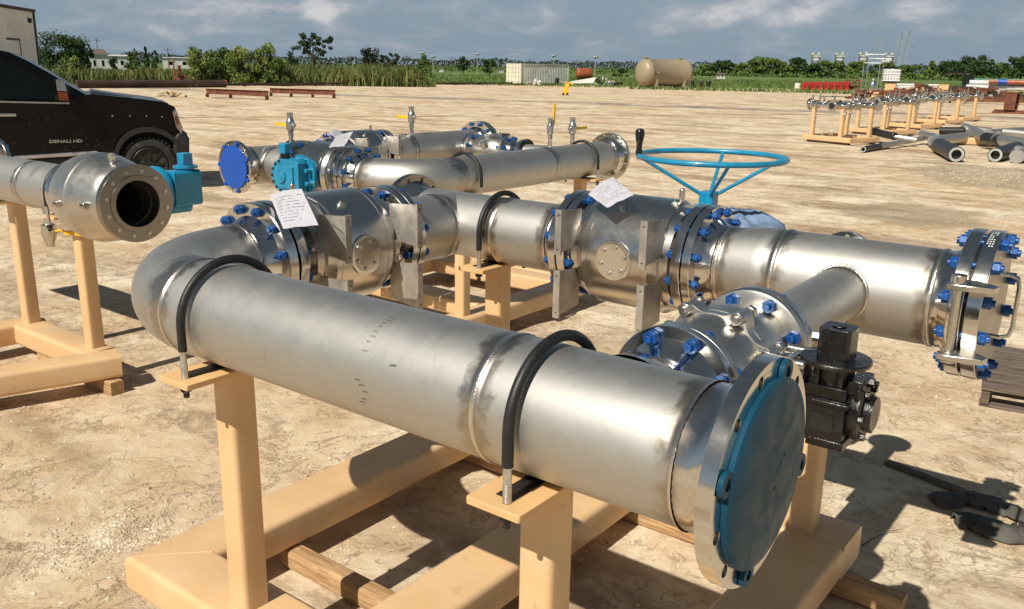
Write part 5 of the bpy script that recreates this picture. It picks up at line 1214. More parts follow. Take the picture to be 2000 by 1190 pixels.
for k, (u, vt, lab) in enumerate(((1591, 104, 'first refinery tower from the left on the horizon'), (1637, 104, 'second refinery tower from the left on the horizon'), (1683, 103, 'third refinery tower, behind the tall pipe frame'), (1733, 104, 'fourth refinery tower, just left of the close pylons'))):
    D = 620; p = AT(u, 140, D); h = AT(u, vt, D).z; r_ = thing('refinery_tower', lab, 'tower', (p.x, p.y, 0), facing(p), 'refinery towers on the horizon')
    b = MB(); w = 20*pxm(D)
    for i in (-1, 0, 1):
        for j in (-1, 1): b.tube([(i*w/2, j*w*.3, 0), (i*w/2, j*w*.3, h)], .22, 4); b.tube([(i*w/2, j*w*.3, h*.5), ((i+1 if i < 1 else 0)*w/2, j*w*.3, h)], .14, 3)
    for z in (.55, .67, .79, .92): b.box((0, 0, h*z), (w*1.1, w*.7, .22))
    b.build('steel_frame', 'galv', r_)
    for i, hh in ((-.27, 1.02), (.25, 1.04)): b = MB(); b.cyl((w*i, 0, h*.3), (w*i, 0, h*hh), w*.15, 12); b.build('column', 'grey_paint', r_)
    b = MB(); b.box((0, -w*.2, h*.70), (w*.5, w*.3, h*.1)); b.box((w*.05, -w*.25, h*.86), (w*.7, w*.2, h*.05)); b.build('vessel_deck', 'white_paint', r_)

# ------------------------------------------------------------------ container and tanks
P0, P1, P2 = G(1017, 165), G(1110, 164.7), G(990, 163.5)
d = (P1-P0); ln = d.length; d.normalize(); nr = V((-d.y, d.x, 0)); h = AT(1017, 124.5, sqrt(P0.x**2+P0.y**2)).z-.0
if nr.dot(P0) < 0: nr = -nr
ct = thing('shipping_container', 'old grey shipping container with cream rust-streaked doors at the yard edge', 'container', P0, atan2(d.y, d.x))
wdt = 2.44; sgn = 1
b = MB(); n = int(ln/.28); vs = []
for i in range(n):
    for t_, q in ((0, 0), (.11, 0), (.14, .045), (.25, .045)): x = i*ln/n+t_*ln/n/.28; vs += [(x, q, .16), (x, q, h-.1)]
b.add(vs, [(i*2, i*2+2, i*2+3, i*2+1) for i in range(len(vs)//2-1)]); b.bx(0.05, ln-.05, .06, wdt-.02, .16, h-.06)
b.build('side_panel', 'container_grey', ct, smooth=False)
b = MB()
for x in (0.05, ln-.05):
    for y in (.03, wdt-.03): b.box((x, y, h/2), (.13, .13, h))
b.box((ln/2, .02, .09), (ln, .12, .16)); b.box((ln/2, .02, h-.05), (ln, .10, .10)); b.box((ln/2, wdt-.02, h-.05), (ln, .1, .1)); b.box((0.03, wdt/2, h-.06), (.12, wdt, .12)); b.box((.03, wdt/2, .08), (.12, wdt, .16))
b.build('corner_frame', 'container_cream', ct, smooth=False)
for y0 in (.1, wdt/2+.01):
    b = MB(); b.bx(-.03, .04, y0, y0+wdt/2-.11, .17, h-.13)
    for k in range(4): b.bx(-.055, -.031, y0+.02, y0+wdt/2-.13, .35+k*(h-.7)/3.2, .43+k*(h-.7)/3.2)
    dr = b.build('door', 'container_cream', ct, smooth=False)
    for yy in (.22, .78): b = MB(); b.cyl((-.07, y0+yy, .2), (-.07, y0+yy, h-.16), .02, 6); b.build('lock_rod', 'grey_paint', dr)
b = MB(); b.box((ln*.52, -.004, h*.62), (.10, .008, .22)); b.build('notice_plate', 'dark_rust', ct)
# tan tank
D = dist(1290, 172); a = AT(1260, 146, D-1.5); c = AT(1334, 146, D+1.8); zc_ = (AT(1264, 119, D-1.5).z+AT(1264, 170, D-1.5).z)/2; r_ = (AT(1264, 118, D-1.5).z-AT(1264, 171, D-1.5).z)/2
a.z = c.z = 0; d = c-a; ln = d.length
tk = thing('storage_tank', 'large horizontal tan storage tank with domed ends on low saddles', 'storage tank', (a+c)/2, atan2(d.y, d.x)); zz = r_+.22
b = MB(); pf_ = [(-ln/2-r_*.62*cos(t_), r_*sin(t_)) for t_ in [pi/2*i/12 for i in range(12)]]; pf_ = pf_+[(-ln/2, r_), (-ln/2+.02, r_+.015), (-ln/2+.08, r_+.015), (-ln/2+.1, r_), (ln/2-.1, r_), (ln/2-.08, r_+.015), (ln/2-.02, r_+.015), (ln/2, r_)]+[(-x, y) for x, y in pf_[:12]][::-1]
b.lathe((0, 0, zz), (1, 0, 0), pf_, 48); b.build('shell', 'tank_tan', tk, sharp=50)
for x in (-ln*.36, ln*.36):
    b = MB(); mm = Matrix(((0, 0, 1, x-.12), (1, 0, 0, 0), (0, 1, 0, 0), (0, 0, 0, 1)))
    b.plate([(-r_*.92, 0), (r_*.92, 0), (r_*.92, r_*.62)]+[(r_*.93*cos(t_), zz-r_*1.0*sin(t_)) for t_ in [.35+(pi-.7)*i/12 for i in range(13)]]+[(-r_*.92, r_*.62)], [], .25, mm); b.build('saddle', 'tank_tan', tk, bevel=.01)
for x, q in ((-ln*.5, 1.), (ln*.40, .8)):
    b = MB(); b.cyl((x, 0, zz+r_*.9), (x, 0, zz+r_+.12*q), .24*q, 16); b.cyl((x, 0, zz+r_+.10*q), (x, 0, zz+r_+.19*q), .34*q, 18); b.build('top_nozzle', 'tank_tan', tk)
b = MB(); b.box((-ln*.36, -r_-.01, zz+.02), (.22, .05, .12)); b.build('name_plate', 'white_paint', tk)
b = MB(); b.bx(-ln*.32, ln*.12, -r_*.6, -r_*.5, .02, .20); sl_ = b.build('base_plank', 'white_paint', tk)
# rusty tank
D = 118; a = AT(1137, 142, D); tr2 = thing('rusty_tank', 'small orange-brown rusty tank with a domed end right of the container', 'storage tank', (a.x, a.y, 0), facing(a)+.25)
rr = 10.5*pxm(D); zr = AT(1137, 133, D).z-rr
b = MB(); pf_ = [(-.5-rr*.55*cos(t_), rr*sin(t_)) for t_ in [pi/2*i/8 for i in range(9)]]; b.lathe((0, 0, zr), (1, 0, 0), pf_+[(1.0, rr)]+[(1.0+rr*.55*cos(t_), rr*sin(t_)) for t_ in [pi/2*i/8 for i in range(8)][::-1]], 32); b.build('shell', 'tank_rust', tr2, sharp=50)
b = MB(); b.bx(-.5, -.3, -rr*.7, rr*.7, 0, zr-rr*.6); b.bx(.8, 1.0, -rr*.7, rr*.7, 0, zr-rr*.6); b.build('stand', 'dark_rust', tr2)

# ------------------------------------------------------------------ yard clutter in the distance
def put(name, label, cat, u, v, rz=0., group=None):
    p = G(u, v); return thing(name, label, cat, p, facing(p)+rz, group), pxm(sqrt(p.x**2+p.y**2))
# long rusty pipe and the line along the edge
def along(name, label, cat, u0, v0, u1, v1, r, mat, z=None, supports=0, group=None):
    a, c = G(u0, v0), G(u1, v1); d = c-a; ln_ = d.length; r0 = thing(name, label, cat, (a+c)/2, atan2(d.y, d.x), group); z = r if z is None else z
    b = MB(); b.lathe((0, 0, z), (1, 0, 0), [(-ln_/2, r*.85), (-ln_/2, r), (ln_/2, r), (ln_/2, r*.85)], 20); b.build('pipe', mat, r0, sharp=40)
    for k in range(supports):
        x = -ln_/2+ln_*(k+.5)/supports; b = MB(); b.bx(x-.08, x+.08, -r*1.5, r*1.5, -.02, z-r*.8); b.build('support', 'dark_rust', r0)
    return r0
lp = along('steel_pipe', 'long thick dark rusty pipe lying at the yard edge behind the pickup bonnet', 'pipe', 150, 172.5, 440, 171, .30, 'dark_rust')
b = MB(); D_ = (G(150, 172.5)-G(440, 171)).length/2; b.cyl((D_, 0, .3), (D_+.03, 0, .3), .31, 20); b.build('end_cap', 'orange_paint', lp)
along('steel_pipe', 'thin rusty pipeline on low blocks along the yard edge in front of the reeds', 'pipe', 440, 169.5, 1000, 165.5, .11, 'dark_rust', .17, 10)
along('steel_pipe', 'thin rusty pipe laid along the foot of the container', 'pipe', 1004, 167, 1100, 166.6, .09, 'dark_rust', .12, 3)
along('steel_pipe', 'long thin dark pipe resting across the two rusty beam stands', 'pipe', 385, 181, 668, 175.5, .085, 'dark_rust', .50)
def beamstand(label, u0, v0, u1, v1, legs):
    a, c = G(u0, v0), G(u1, v1); d = c-a; ln_ = d.length; r0 = thing('beam_stand', label, 'steel beam', (a+c)/2, atan2(d.y, d.x), 'rusty beams on short legs')
    z0, hh = .22, .26; b = MB(); b.bx(-ln_/2, ln_/2, -.012, .012, z0, z0+hh); b.bx(-ln_/2, ln_/2, -.09, .09, z0+hh, z0+hh+.025); b.bx(-ln_/2, ln_/2, -.09, .09, z0-.025, z0); b.build('beam', 'rust', r0, smooth=False)
    for t_ in legs:
        for s_ in (-.045, .045): b = MB(); b.bx(-ln_/2+ln_*t_+s_-.012, -ln_/2+ln_*t_+s_+.012, -.08, .08, 0, z0-.026); b.build('leg', 'rust', r0, smooth=False)
beamstand('left rusty beam on short legs beyond the blue flange', 404, 190, 524, 195.5, (.01, .4, .98))
beamstand('right rusty beam on short legs beyond the blue flange', 528, 188, 655, 192.5, (.01, .33, .66, .98))
# wellhead
r0, s_ = put('wellhead', 'rusty wellhead valve stack among the reeds', 'wellhead', 352, 165)
r0.location = AT(352, 160, 82) * 1; r0.location.z = 0
b = MB(); q = pxm(82)
b.cyl((0, 0, 0), (0, 0, 8*q+.2), 6*q, 12); b.cyl((0, 0, 0), (0, 0, 36*q), 2.5*q, 10)
for z, r_ in ((12, 6), (18, 5), (22, 5), (28, 4.5), (34, 4)): b.cyl((0, 0, z*q), (0, 0, (z+2)*q), r_*q, 12)
b.build('valve_stack', 'rust', r0)
b = MB(); b.cyl((-5*q, 0, 16*q), (9*q, 0, 16*q), 1.6*q, 8); b.cyl((9*q, -1*q, 16*q), (9*q, 1*q, 16*q), 4*q, 12); b.build('side_valve', 'rust', r0)
b = MB(); b.cyl((-9*q, 0, 0), (-9*q, 0, 44*q), 1.4*q, 8); b.ball((-9*q, 0, 44*q), 2.2*q, 8, 6); b.build('riser', 'tank_rust', r0)
b = MB()
for x in (-18, 12, 20, 28): b.cyl((x*q, -.3, 0), (x*q, -.3, 14*q), .5*q, 6)
b.cyl((8*q, -.3, 13*q), (30*q, -.3, 13*q), .5*q, 6); b.build('guard_rail', 'rust', r0)
def heap(name, label, cat, u, v, wpx, hpx, mats, n, seed, flat_=.5, long=1.):
    r0, s_ = put(name, label, cat, u, v); R = random.Random(seed); w, h = wpx*s_, hpx*s_
    parts_ = {}
    for k in range(n):
        x = R.uniform(-1, 1); y = R.uniform(-.5, .5); z = R.random()**1.4*(1-abs(x)**1.5)*h; m_ = mats[R.randrange(len(mats))]
        b = parts_.setdefault(m_, MB()); b.box((x*w/2, y*w*.4, z*.8+.04), (R.uniform(.08, .25)*long*w*.5, R.uniform(.06, .16)*w*.5, R.uniform(.1, .3)*h), Matrix.Rotation(R.uniform(-1.2, 1.2), 3, 'Z') @ Matrix.Rotation(R.uniform(-.4, .4), 3, 'Y'))
    for m_, b in parts_.items(): o = b.build('scrap', m_, r0, smooth=False); o['kind'] = 'stuff'
    return r0
heap('rubble_heap', 'pile of rubble and broken pipe beyond the pickup bonnet', 'rubble', 335, 190, 52, 12, ['tan_edge', 'rust', 'grey_paint', 'container_cream'], 46, 3)
heap('scrap_pile', 'low pile of pale scrap right of the rusty tank', 'scrap pile', 1178, 166.5, 60, 17, ['white_paint', 'grey_paint', 'dark_rust', 'rust'], 40, 4)
heap('scrap_pile', 'white and red oddments at the foot of the container', 'scrap pile', 1034, 167, 30, 9, ['white_paint', 'red_plastic', 'grey_paint'], 16, 6)
heap('scrap_pile', 'scrap between the container end and the pale trough', 'scrap pile', 1112, 167.5, 26, 7, ['white_paint', 'grey_paint', 'dark_rust'], 20, 9)
r0, s_ = put('white_pump', 'white pump on a small base in front of the container', 'pump', 1047, 167)
b = MB(); b.box((0, 0, 3*s_), (14*s_, 8*s_, 6*s_)); b.build('base', 'white_paint', r0, bevel=.02); b = MB(); b.ball((-1*s_, 0, 8*s_), 4*s_, 12, 8); b.cyl((0, 0, 8*s_), (0, 0, 14*s_), 1.6*s_, 10); b.cyl((0, 0, 7*s_), (9*s_, 0, 7*s_), 2.6*s_, 12); b.build('casing', 'white_paint', r0)
def drum(label, u, v, mat, wpx=7, hpx=12, lid=None, group=None):
    r0, s_ = put('drum', label, 'drum', u, v, 0, group); r_ = wpx*s_/2; h = hpx*s_
    b = MB(); b.lathe((0, 0, 0), (0, 0, 1), [(0, r_*.97), (.02*h, r_), (.31*h, r_), (.33*h, r_*1.05), (.35*h, r_), (.63*h, r_), (.65*h, r_*1.05), (.67*h, r_), (.98*h, r_), (h, r_*.97)], 24); b.build('barrel', mat, r0, sharp=50)
    b = MB(); b.cyl((0, 0, h), (0, 0, h*1.04), r_*.9, 20); b.build('lid', lid or mat, r0)
drum('black drum against the side of the container', 1088, 165.5, 'black_paint', 7, 12)
drum('dark drum left of two more just beyond the tan tank', 1352, 170, 'black_paint', 7, 11, group='drums beyond the tan tank')
drum('middle dark drum of the three beyond the tan tank', 1369, 170, 'dark_rust', 8, 12, 'grey_paint', 'drums beyond the tan tank')
drum('rightmost dark drum beyond the tan tank, with a pale crumpled lid', 1383, 170, 'black_paint', 8, 12, 'white_paint', 'drums beyond the tan tank')
drum('pale yellow drum at the left end of the red boxes', 1557, 176, 'container_cream', 10, 12)
# trough, dark skip
r0, s_ = put('metal_trough', 'long pale sloping metal trough right of the container', 'trough', 1136, 167)
b = MB(); b.add([V(p)*s_ for p in ((-22, -4, 3), (22, -4, 5), (28, -4, 16), (-22, -4, 7), (-22, 4, 3), (22, 4, 5), (28, 4, 16), (-22, 4, 7))], [(0, 1, 2, 3), (7, 6, 5, 4), (0, 4, 5, 1), (1, 5, 6, 2), (0, 3, 7, 4), (3, 2, 6, 7)]); b.build('trough', 'container_grey', r0, smooth=False)
b = MB(); b.bx(-20*s_, -17*s_, -3*s_, 3*s_, 0, 3*s_); b.bx(14*s_, 17*s_, -3*s_, 3*s_, 0, 4.4*s_); b.build('leg', 'dark_rust', r0)
r0, s_ = put('black_bin', 'low black bin with a yellow cap beside it, left of the tan tank', 'bin', 1206, 168)
b = MB(); b.box((0, 0, 3.6*s_), (20*s_, 8*s_, 7*s_)); b.build('tub', 'black_paint', r0, bevel=.05); b = MB(); b.ball((-9*s_, 0, 8.5*s_), 1.6*s_, 8, 6); b.build('cap', 'yellow', r0)
# yellow pump jack in the yard
r0, s_ = put('yellow_jack', 'yellow wheeled hoist leaning in the open yard beyond the levers', 'hoist', 1104, 186)
b = MB(); b.add([V(p)*s_ for p in ((-7, -3, 1), (4, -3, 1), (8, -3, 20), (0, -3, 21), (-7, 3, 1), (4, 3, 1), (8, 3, 20), (0, 3, 21))], [(0, 1, 2, 3), (7, 6, 5, 4), (0, 4, 5, 1), (1, 5, 6, 2), (2, 6, 7, 3), (3, 7, 4, 0)]); b.build('frame', 'yellow', r0, bevel=.03)
b = MB(); b.tube([V((1, 0, 18))*s_, V((8, 0, 24))*s_, V((14, 0, 20))*s_], 1.5*s_, 8); b.tube([V((3, 0, 22))*s_, V((-2, 0, 26))*s_], 1.2*s_, 8); b.build('arm', 'yellow', r0)
for x in (-4, 4): b = MB(); b.cyl((x*s_, -4*s_, 2*s_), (x*s_, 4*s_, 2*s_), 2.4*s_, 14); b.build('wheel', 'tyre', r0)
# red boxes
for k in range(7):
    u = 1572+13.2*k; r0, s_ = put('red_box', ('leftmost', 'second', 'third', 'middle', 'fifth', 'sixth', 'rightmost')[k]+' red ribbed plastic box in the row before the meadow', 'plastic box', u, 177, 0, 'red boxes in a row')
    w, h = 11.5*s_, 15*s_; b = MB(); b.box((0, 0, h/2), (w*.9, w*.8, h)); 
    for z in (.02, .96): b.box((0, 0, h*z+.02), (w, w*.9, h*.09))
    for x in (-.36, -.12, .12, .36): b.box((x*w, -w*.42, h*.5), (w*.07, w*.07, h*.88))
    b.build('shell', 'red_plastic', r0, bevel=.02); b = MB(); b.box((0, -w*.41, h*.5), (w*.14, .03, h*.18)); b.build('hand_hole', 'black_paint', r0)
# crate, frame, tote
r0, s_ = put('scrap_crate', 'brown mesh crate heaped with rusty scrap right of the red boxes', 'crate', 1664, 177)
b = MB(); 
for x in (-13, 13):
    for y in (-7, 7): b.box((x*s_, y*s_, 9*s_), (1.6*s_, 1.6*s_, 18*s_))
for z in (1, 9, 17): b.box((0, -7*s_, z*s_), (27*s_, .8*s_, 1.5*s_)); b.box((0, 7*s_, z*s_), (27*s_, .8*s_, 1.5*s_))
b.build('crate_frame', 'rust', r0)
R = random.Random(8); b = MB()
for k in range(26): b.box((R.uniform(-11, 11)*s_, R.uniform(-5, 5)*s_, R.uniform(3, 18)*s_), (R.uniform(4, 10)*s_, R.uniform(2, 4)*s_, R.uniform(1, 3)*s_), Matrix.Rotation(R.uniform(-1, 1), 3, 'Y'))
b.build('scrap', 'rust', r0, smooth=False)['kind'] = 'stuff'
r0, s_ = put('pipe_gantry', 'tall galvanised pipe frame with crossbars behind the small skids', 'gantry', 1702, 188)
for x, y, h in ((-19, 0, 74), (-12, 3, 66), (8, 0, 70), (14, 4, 76)): b = MB(); b.cyl((x*s_, y*s_, 0), (x*s_, y*s_, h*s_), .55*s_, 8); b.build('upright', 'galv', r0)
for z, x0, x1 in ((58, -19, 14), (73, -19, 14), (66, -12, 26)): b = MB(); b.cyl((x0*s_, 0, z*s_), (x1*s_, 0, z*s_), .5*s_, 8); b.build('crossbar', 'galv', r0)
b = MB(); b.box((16*s_, 0, 62*s_), (14*s_, 6*s_, 4*s_)); b.build('junction_box', 'grey_paint', r0)
r0, s_ = put('steel_hopper', 'shiny lidded steel pot at the foot of the tall pipe frame', 'hopper', 1703, 181)
b = MB(); b.lathe((0, 0, 0), (0, 0, 1), [(0, 6*s_), (2*s_, 7*s_), (16*s_, 7*s_), (18*s_, 6*s_), (21*s_, 2*s_), (23*s_, 1.5*s_)], 20); b.build('pot', 'fitting_steel', r0, sharp=40)
b = MB(); b.cyl((0, 0, 22*s_), (0, 0, 25*s_), 2.5*s_, 10); b.build('lid_knob', 'grey_paint', r0)
r0, s_ = put('platform_stand', 'tan plywood box under the white water tote', 'stand', 1737, 184)
b = MB(); b.box((0, 0, 10*s_), (18*s_, 14*s_, 20*s_)); b.build('box', 'tan_paint', r0, bevel=.02); b = MB(); b.box((0, 0, 21.2*s_), (28*s_, 18*s_, 2.2*s_)); b.build('deck', 'dark_rust', r0)
zt = 22.4*s_
r1, s2 = put('water_tote', 'white caged plastic water tote standing on the tan box', 'water tote', 1737, 184); r1.location.z = zt
b = MB(); b.hss((0, 0, .05), (0, 0, 21*s_), 28*s_, 20*s_, 3*s_); b.cyl((0, 0, 21*s_), (0, 0, 22*s_), 3*s_, 12); b.build('bottle', 'white_paint', r1, bevel=.02)
b = MB()
for k in range(7): b.tube([((-14.4+4.8*k)*s_, -10.4*s_, 0), ((-14.4+4.8*k)*s_, -10.4*s_, 19*s_)], .35*s_, 5)
for z in (1, 7, 13, 19): b.tube([(-14.4*s_, -10.4*s_, z*s_), (14.4*s_, -10.4*s_, z*s_)], .35*s_, 5)
b.build('cage', 'galv', r1)
# piles of steel on the right
def stack(name, label, cat, u, v, wpx, rows, r_px, mat, deg=0, z0=0, L_=None, square=False, group=None):
    r0, s_ = put(name, label, cat, u, v, radians(deg), group); L_ = wpx*s_; rr = r_px*s_; k = 0
    for j, nrow in enumerate(rows):
        for i in range(nrow):
            y = (i-(nrow-1)/2)*rr*2.15; z = z0*s_+rr+j*rr*1.85; x = random.uniform(-.04, .04)*L_
            b = MB()
            if square: b.box((x, y, z), (L_, rr*1.9, rr*1.8))
            else: b.cyl((x-L_/2, y, z), (x+L_/2, y, z), rr, 10)
            b.build('length', mat, r0, bevel=0)
    if z0:
        for x in (-.35, .35): b = MB(); b.bx(x*L_-.08, x*L_+.08, -rr*rows[0]*1.2, rr*rows[0]*1.2, 0, z0*s_); b.build('bearer', 'dark_rust', r0)
    return r0
stack('pipe_stack', 'row of white pipes lying before the meadow right of the water tote', 'pipe stack', 1793, 178, 70, (4, 3, 2), 2.2, 'white_paint', 3)
stack('beam_stack', 'long dark rusty beams stacked behind the small skids', 'beam stack', 1775, 192, 170, (5, 4, 2), 1.9, 'rust', -3, 2, square=True)
stack('beam_stack', 'long low reddish beams lying right of the small skids', 'beam stack', 1920, 203, 150, (4, 2), 2.6, 'rust', 2, 3, square=True)
stack('beam_stack', 'dark beams stacked under the black loader arm', 'beam stack', 1868, 185, 60, (4, 4, 3), 2.2, 'dark_rust', 4, 2, square=True)
stack('pipe_stack', 'bundle of big white pipes at the far right above the reddish beams', 'pipe stack', 1965, 186, 120, (3, 2), 4.2, 'white_paint', -2, 8)
stack('pipe_stack', 'thin green pipes on top of the far right pile', 'pipe stack', 1965, 181, 150, (3,), 1.2, 'teal_pipe', -4, 20)
heap('scrap_pile', 'brown tangle of scrap steel along the top of the beam stacks', 'scrap pile', 1790, 189, 110, 26, ['rust', 'dark_rust', 'rust', 'tan_edge'], 90, 14, long=1.5)
heap('scrap_pile', 'rusty scrap heaped left of the reddish beams', 'scrap pile', 1700, 194, 80, 20, ['rust', 'dark_rust', 'rust', 'tan_edge'], 60, 15, long=1.5)
heap('scrap_pile', 'mixed scrap steel behind the rusty beam stand', 'scrap pile', 1925, 196, 140, 26, ['rust', 'dark_rust', 'grey_paint', 'rust'], 90, 16, long=1.5)
r0, s_ = put('tan_crate', 'small tan plywood crate among the rusty steel near the loader', 'crate', 1841, 186); b = MB(); b.box((0, 0, 13*s_), (16*s_, 12*s_, 9*s_)); b.bx(-8*s_, 8*s_, -5*s_, 5*s_, 0, 8.4*s_); b.build('box', 'tan_paint', r0, bevel=.02); b = MB(); b.box((0, 0, 18*s_), (17*s_, 13*s_, 1*s_)); b.build('lid', 'tan_edge', r0)
r0, s_ = put('wrapped_bundle', 'orange plastic-wrapped bundle lying on the white pipes', 'bundle', 1950, 186); r0.location.z = 20*s_
b = MB(); b.cyl((-18*s_, 0, 2*s_), (45*s_, 0, 2*s_), 4*s_, 12); b.build('bundle', 'tank_rust', r0); b = MB(); b.cyl((-4*s_, 0, 2*s_), (10*s_, 0, 2*s_), 4.5*s_, 12); b.build('blue_wrap', 'cobalt_cover', r0)
r0, s_ = put('loader', 'black telescopic loader arm reaching left over the steel piles', 'loader', 1885, 180)
b = MB(); b.tube([V(p)*s_ for p in ((4, 0, 26), (-8, 0, 33), (-30, 0, 33), (-42, 0, 26))], [4*s_, 3.5*s_, 3*s_, 2.2*s_], 6); b.build('boom', 'black_paint', r0)
b = MB(); b.box((2*s_, 0, 19*s_), (18*s_, 14*s_, 24*s_)); b.box((20*s_, 0, 10*s_), (44*s_, 16*s_, 12*s_)); b.build('chassis', 'black_paint', r0, bevel=.05)
for x in (-4, 32): b = MB(); b.cyl((x*s_, -9*s_, 6*s_), (x*s_, 9*s_, 6*s_), 6*s_, 18); b.build('wheel', 'tyre', r0)
r0, s_ = put('beam_pedestal', 'rusty H-beam pedestal on a flat base near the right edge', 'pedestal', 1972, 222, -.3)
b = MB(); b.bx(-26*s_, 30*s_, -10*s_, 10*s_, 0, 3*s_); b.bx(-26*s_, 30*s_, -1*s_, 1*s_, 3*s_, 6*s_); b.build('base', 'rust', r0, smooth=False)
b = MB(); b.bx(-9*s_, 9*s_, -8*s_, -6.4*s_, 6*s_, 34*s_); b.bx(-9*s_, 9*s_, 6.4*s_, 8*s_, 6*s_, 34*s_); b.bx(-1*s_, 1*s_, -6.4*s_, 6.4*s_, 6*s_, 34*s_); b.bx(-11*s_, 11*s_, -9*s_, 9*s_, 34*s_, 36*s_); b.build('column', 'rust', r0, smooth=False)
along('steel_pipe', 'thin leaning rusty bar beside the loader', 'steel bar', 1880, 205, 1900, 196, .03, 'rust', .1)

# ------------------------------------------------------------------ row of small skids on the right
def small_skid(loc, rz, label):
    r0 = thing('small_skid', label, 'pipe skid', loc, rz, 'small tan skids in a row')
    b = MB()
    L_, W_ = 1.75, 1.25
    for y in (-W_/2, W_/2): b.hss((-L_/2, y, .14), (L_/2, y, .14), .12, .15, .02, n=3)
    for x in (-L_/2+.06, 0.1, L_/2-.06): b.hss((x, -W_/2+.06, .14), (x, W_/2-.06, .14), .12, .148, .02, n=3)
    b.build('skid_frame', 'tan_paint', r0, sharp=30)
    for x, y in ((-.62, -.55), (.42, -.55), (-.20, .5), (.66, .45)): b = MB(); b.hss((x, y, .215), (x, y, 1.04), .115, .115, .015, n=3); b.build('post', 'tan_paint', r0, sharp=30)
    z = 1.12
    b = MB(); b.lathe((0, -.55, z), (1, 0, 0), [(-.72, .075), (.55, .075)], 20); b.lathe((0, .48, z), (1, 0, 0), [(-.4, .08), (.9, .08)], 20); b.lathe((.3, 0, z), (0, 1, 0), [(-.95, .10, 0, 0), (.55, .10)], 24); b.lathe((-.35, 0, z), (0, 1, 0), [(-.55, .07), (.5, .07)], 18); b.build('manifold_pipe', 'body_steel', r0, sharp=40)
    for c, ax, r_ in (((-.80, -.55, z), (1, 0, 0), .15), ((-.55, -.55, z), (1, 0, 0), .11), ((-.1, -.55, z), (1, 0, 0), .11), ((.0, -.55, z), (1, 0, 0), .11), ((.3, -.92, z), (0, 1, 0), .14), ((.3, -.3, z), (0, 1, 0), .13), ((.3, .2, z), (0, 1, 0), .13), ((.85, .48, z), (1, 0, 0), .13), ((-.35, -.2, z), (0, 1, 0), .12), ((-.35, .2, z), (0, 1, 0), .12)):
        b = MB(); b.lathe(V(c), ax, [(0, r_*1.18), (.05, r_*1.18)], 24); b.build('flange', 'polished_steel', r0, sharp=30)
    b = MB(); b.lathe((.3, -.951, z), (0, 1, 0), [(0, .085), (.001, .085)], 20); b.build('bore_shade_disc', 'bore_dark', r0)  # flat dark disc, painting the shade inside the pipe mouth
    for c, r_ in (((-.72, -.55, z), .15), ((.3, 0, z), .14), ((-.35, 0, z), .12), ((-.3, -.55, z), .10), ((.62, .48, z), .12)):
        b = MB(); b.cyl(V(c)-V((.11, 0, 0)), V(c)+V((.11, 0, 0)), r_*.8, 16); b.ball(c, r_*.9, 16, 10, (1, 1, .95)); b.cyl(V(c), V(c)+V((0, 0, r_+.12)), .03, 10); b.build('valve', 'body_steel', r0, sharp=40)
    for c in ((-.30, -.55, z), (-.35, 0, z)):
        b = MB(); b.box(V(c)+V((.1, 0, .24)), (.42, .03, .02)); b.build('lever', 'truck_trim', r0)
    for x, y, h in ((-.45, -.55, .33), (.05, -.55, .22), (.55, -.1, .40), (.7, .48, .3)): b = MB(); b.cyl((x, y, z), (x, y, z+h), .018, 8); b.cyl((x, y, z+h*.5), (x, y, z+h*.75), .032, 10); b.build('vent_pipe', 'fitting_steel', r0)
    for x, y in ((.5, -.55), (-.1, .48)): b = MB(); b.cyl((x, y, z), (x, y, z-.30), .022, 8); b.ball((x, y, z-.24), .045, 10, 8); b.cyl((x, y, z-.3), (x, y, z-.42), .028, 8); b.build('drain_pipe', 'fitting_steel', r0)
    b = MB(); b.bx(-.75, .75, -.60, -.48, 0, .064); b.bx(-.75, .75, .48, .60, 0, .064); b.build('bearer', 'old_wood', r0)
    return r0
base = G(1640, 279); ss_ = small_skid(base, -.35, 'nearest and leftmost of the small tan skids in a row')
for k, (u, v, lab) in enumerate(((1722, 263, 'second small tan skid from the left in the row'), (1778, 251, 'third small tan skid from the left in the row'), (1826, 242, 'fourth small tan skid from the left in the row'), (1862, 236, 'farthest small tan skid at the right end of the row'))):
    dup(ss_, G(u, v), -.35, lab)
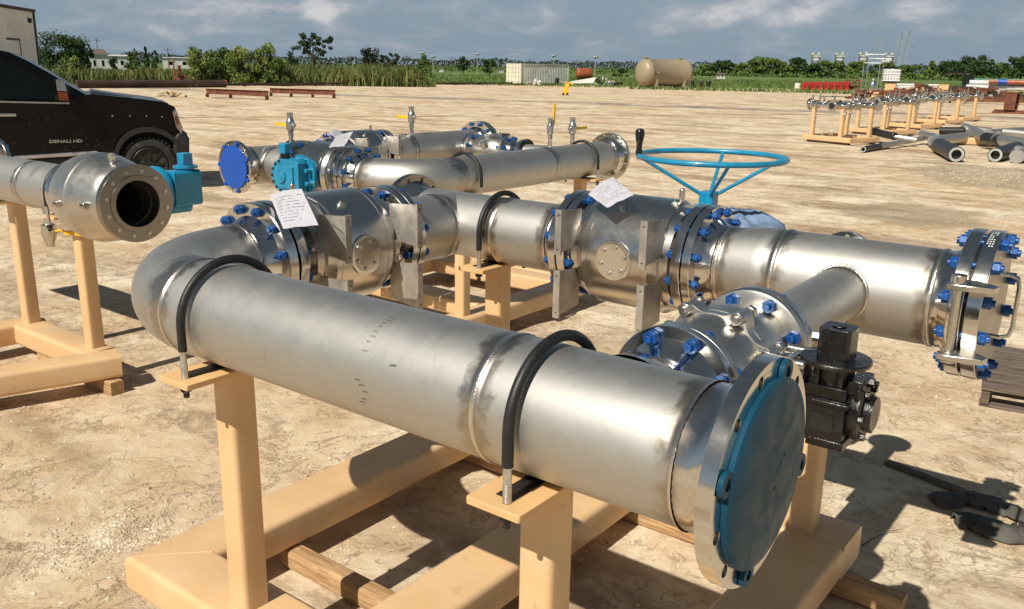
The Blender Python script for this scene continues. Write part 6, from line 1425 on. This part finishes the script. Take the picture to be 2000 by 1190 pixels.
# ------------------------------------------------------------------ pipe spools lying on the ground
def gspool(label, runs, caps, skirt=None):
    c0 = G(*runs[0][0][:2]); OFF[0] = V((c0.x, c0.y, 0)); r0 = thing('loose_pipe_spool', label, 'pipe spool', OFF[0], 0, 'loose pipe spools on the ground')
    for p, q, r_ in runs:
        a, c = G(p[0], p[1], p[2]), G(q[0], q[1], q[2]); b = MB(); b.lathe(a, c-a, [(0, r_), ((c-a).length, r_)], 28); b.build('pipe', 'pipe_steel', r0, sharp=40)
    for p, q, r_, open_ in caps:
        a, c = G(p[0], p[1], p[2]), G(q[0], q[1], q[2]); l_ = (c-a).length; b = MB()
        b.lathe(a, c-a, [(0, r_*.9, 0, 0), (.01, r_), (l_*.3, r_*1.02), (l_*.5, r_*.98), (l_, r_*.99, 0, 0), (l_, r_*.62, 0, 0), (l_-.12, r_*.58, 0, 0), (l_-.12, 0, 0, 0)] if open_ else [(0, r_*.9), (.01, r_), (l_, r_)], 28); o = b.build('plastic_sleeve', 'black_plastic', r0, sharp=40)
        if open_: b = MB(); b.lathe(a, c-a, [(l_-.05, r_*.9, 0, 0), (l_+.012, r_*.88), (l_+.012, r_*.60), (l_-.05, r_*.6, 0, 0)], 28); b.build('pipe_end', 'grey_paint', o)
    OFF[0] = V((0, 0, 0)); return r0
gspool('loose pipe spool with a thin black-sleeved arm and a big open black-sleeved end', [((1720, 286, .10), (1815, 268, .20), .075), ((1822, 276, .20), (1935, 262, .24), .15), ((1822, 272, .20), (1838, 287, .19), .16), ((1800, 262, .3), (1830, 268, .3), .10)],
       [((1735, 283, .10), (1686, 292, .09), .085, True), ((1834, 284, .20), (1868, 302, .19), .195, True)])
gspool('loose steel pipe piece with a black sleeved end, behind the thin-armed spool', [((1740, 266, .28), (1790, 274, .2), .085)], [((1748, 267, .28), (1702, 256, .33), .11, True)])
gspool('loose spool with a black sleeve at left and an elbow, behind the big tee', [((1880, 252, .42), (1935, 258, .35), .13), ((1885, 250, .42), (1925, 268, .30), .15)], [((1884, 256, .4), (1836, 256, .36), .12, False)])
gspool('loose steel pipe spool at the right edge with a black sleeved open end in front', [((1945, 272, .32), (2090, 296, .25), .16), ((1930, 262, .4), (2080, 252, .4), .14), ((1960, 258, .45), (2060, 268, .4), .11), ((1985, 295, .2), (2012, 300, .17), .15)], [((1986, 290, .2), (1944, 303, .17), .18, True), ((1955, 275, .3), (1925, 270, .3), .165, False)])
o = gspool('short grey flanged pipe end lying at the right edge beside the black sleeve', [((2010, 298, .2), (1986, 306, .17), .165)], [((2050, 292, .2), (2008, 298, .2), .18, False)])
timber('pale tan skid beam lying in front of the pipe spools on the right', G(1868, 283, .10), G(1958, 284, .10), .10, 'tan_paint', True, 'tan_beam', None) if False else None
c_ = G(1912, 283); b = MB(); b.hss((-.95, 0, .12), (.95, 0, .12), .75, .20, .02, n=3); r0 = thing('flat_skid', 'low flat tan skid between the two black sleeved spools', 'skid', c_, facing(c_)+.05); b.build('deck', 'tan_paint', r0); b = MB(); b.bx(-.9, .9, -.3, -.2, 0, .019); b.build('runner', 'old_wood', r0)
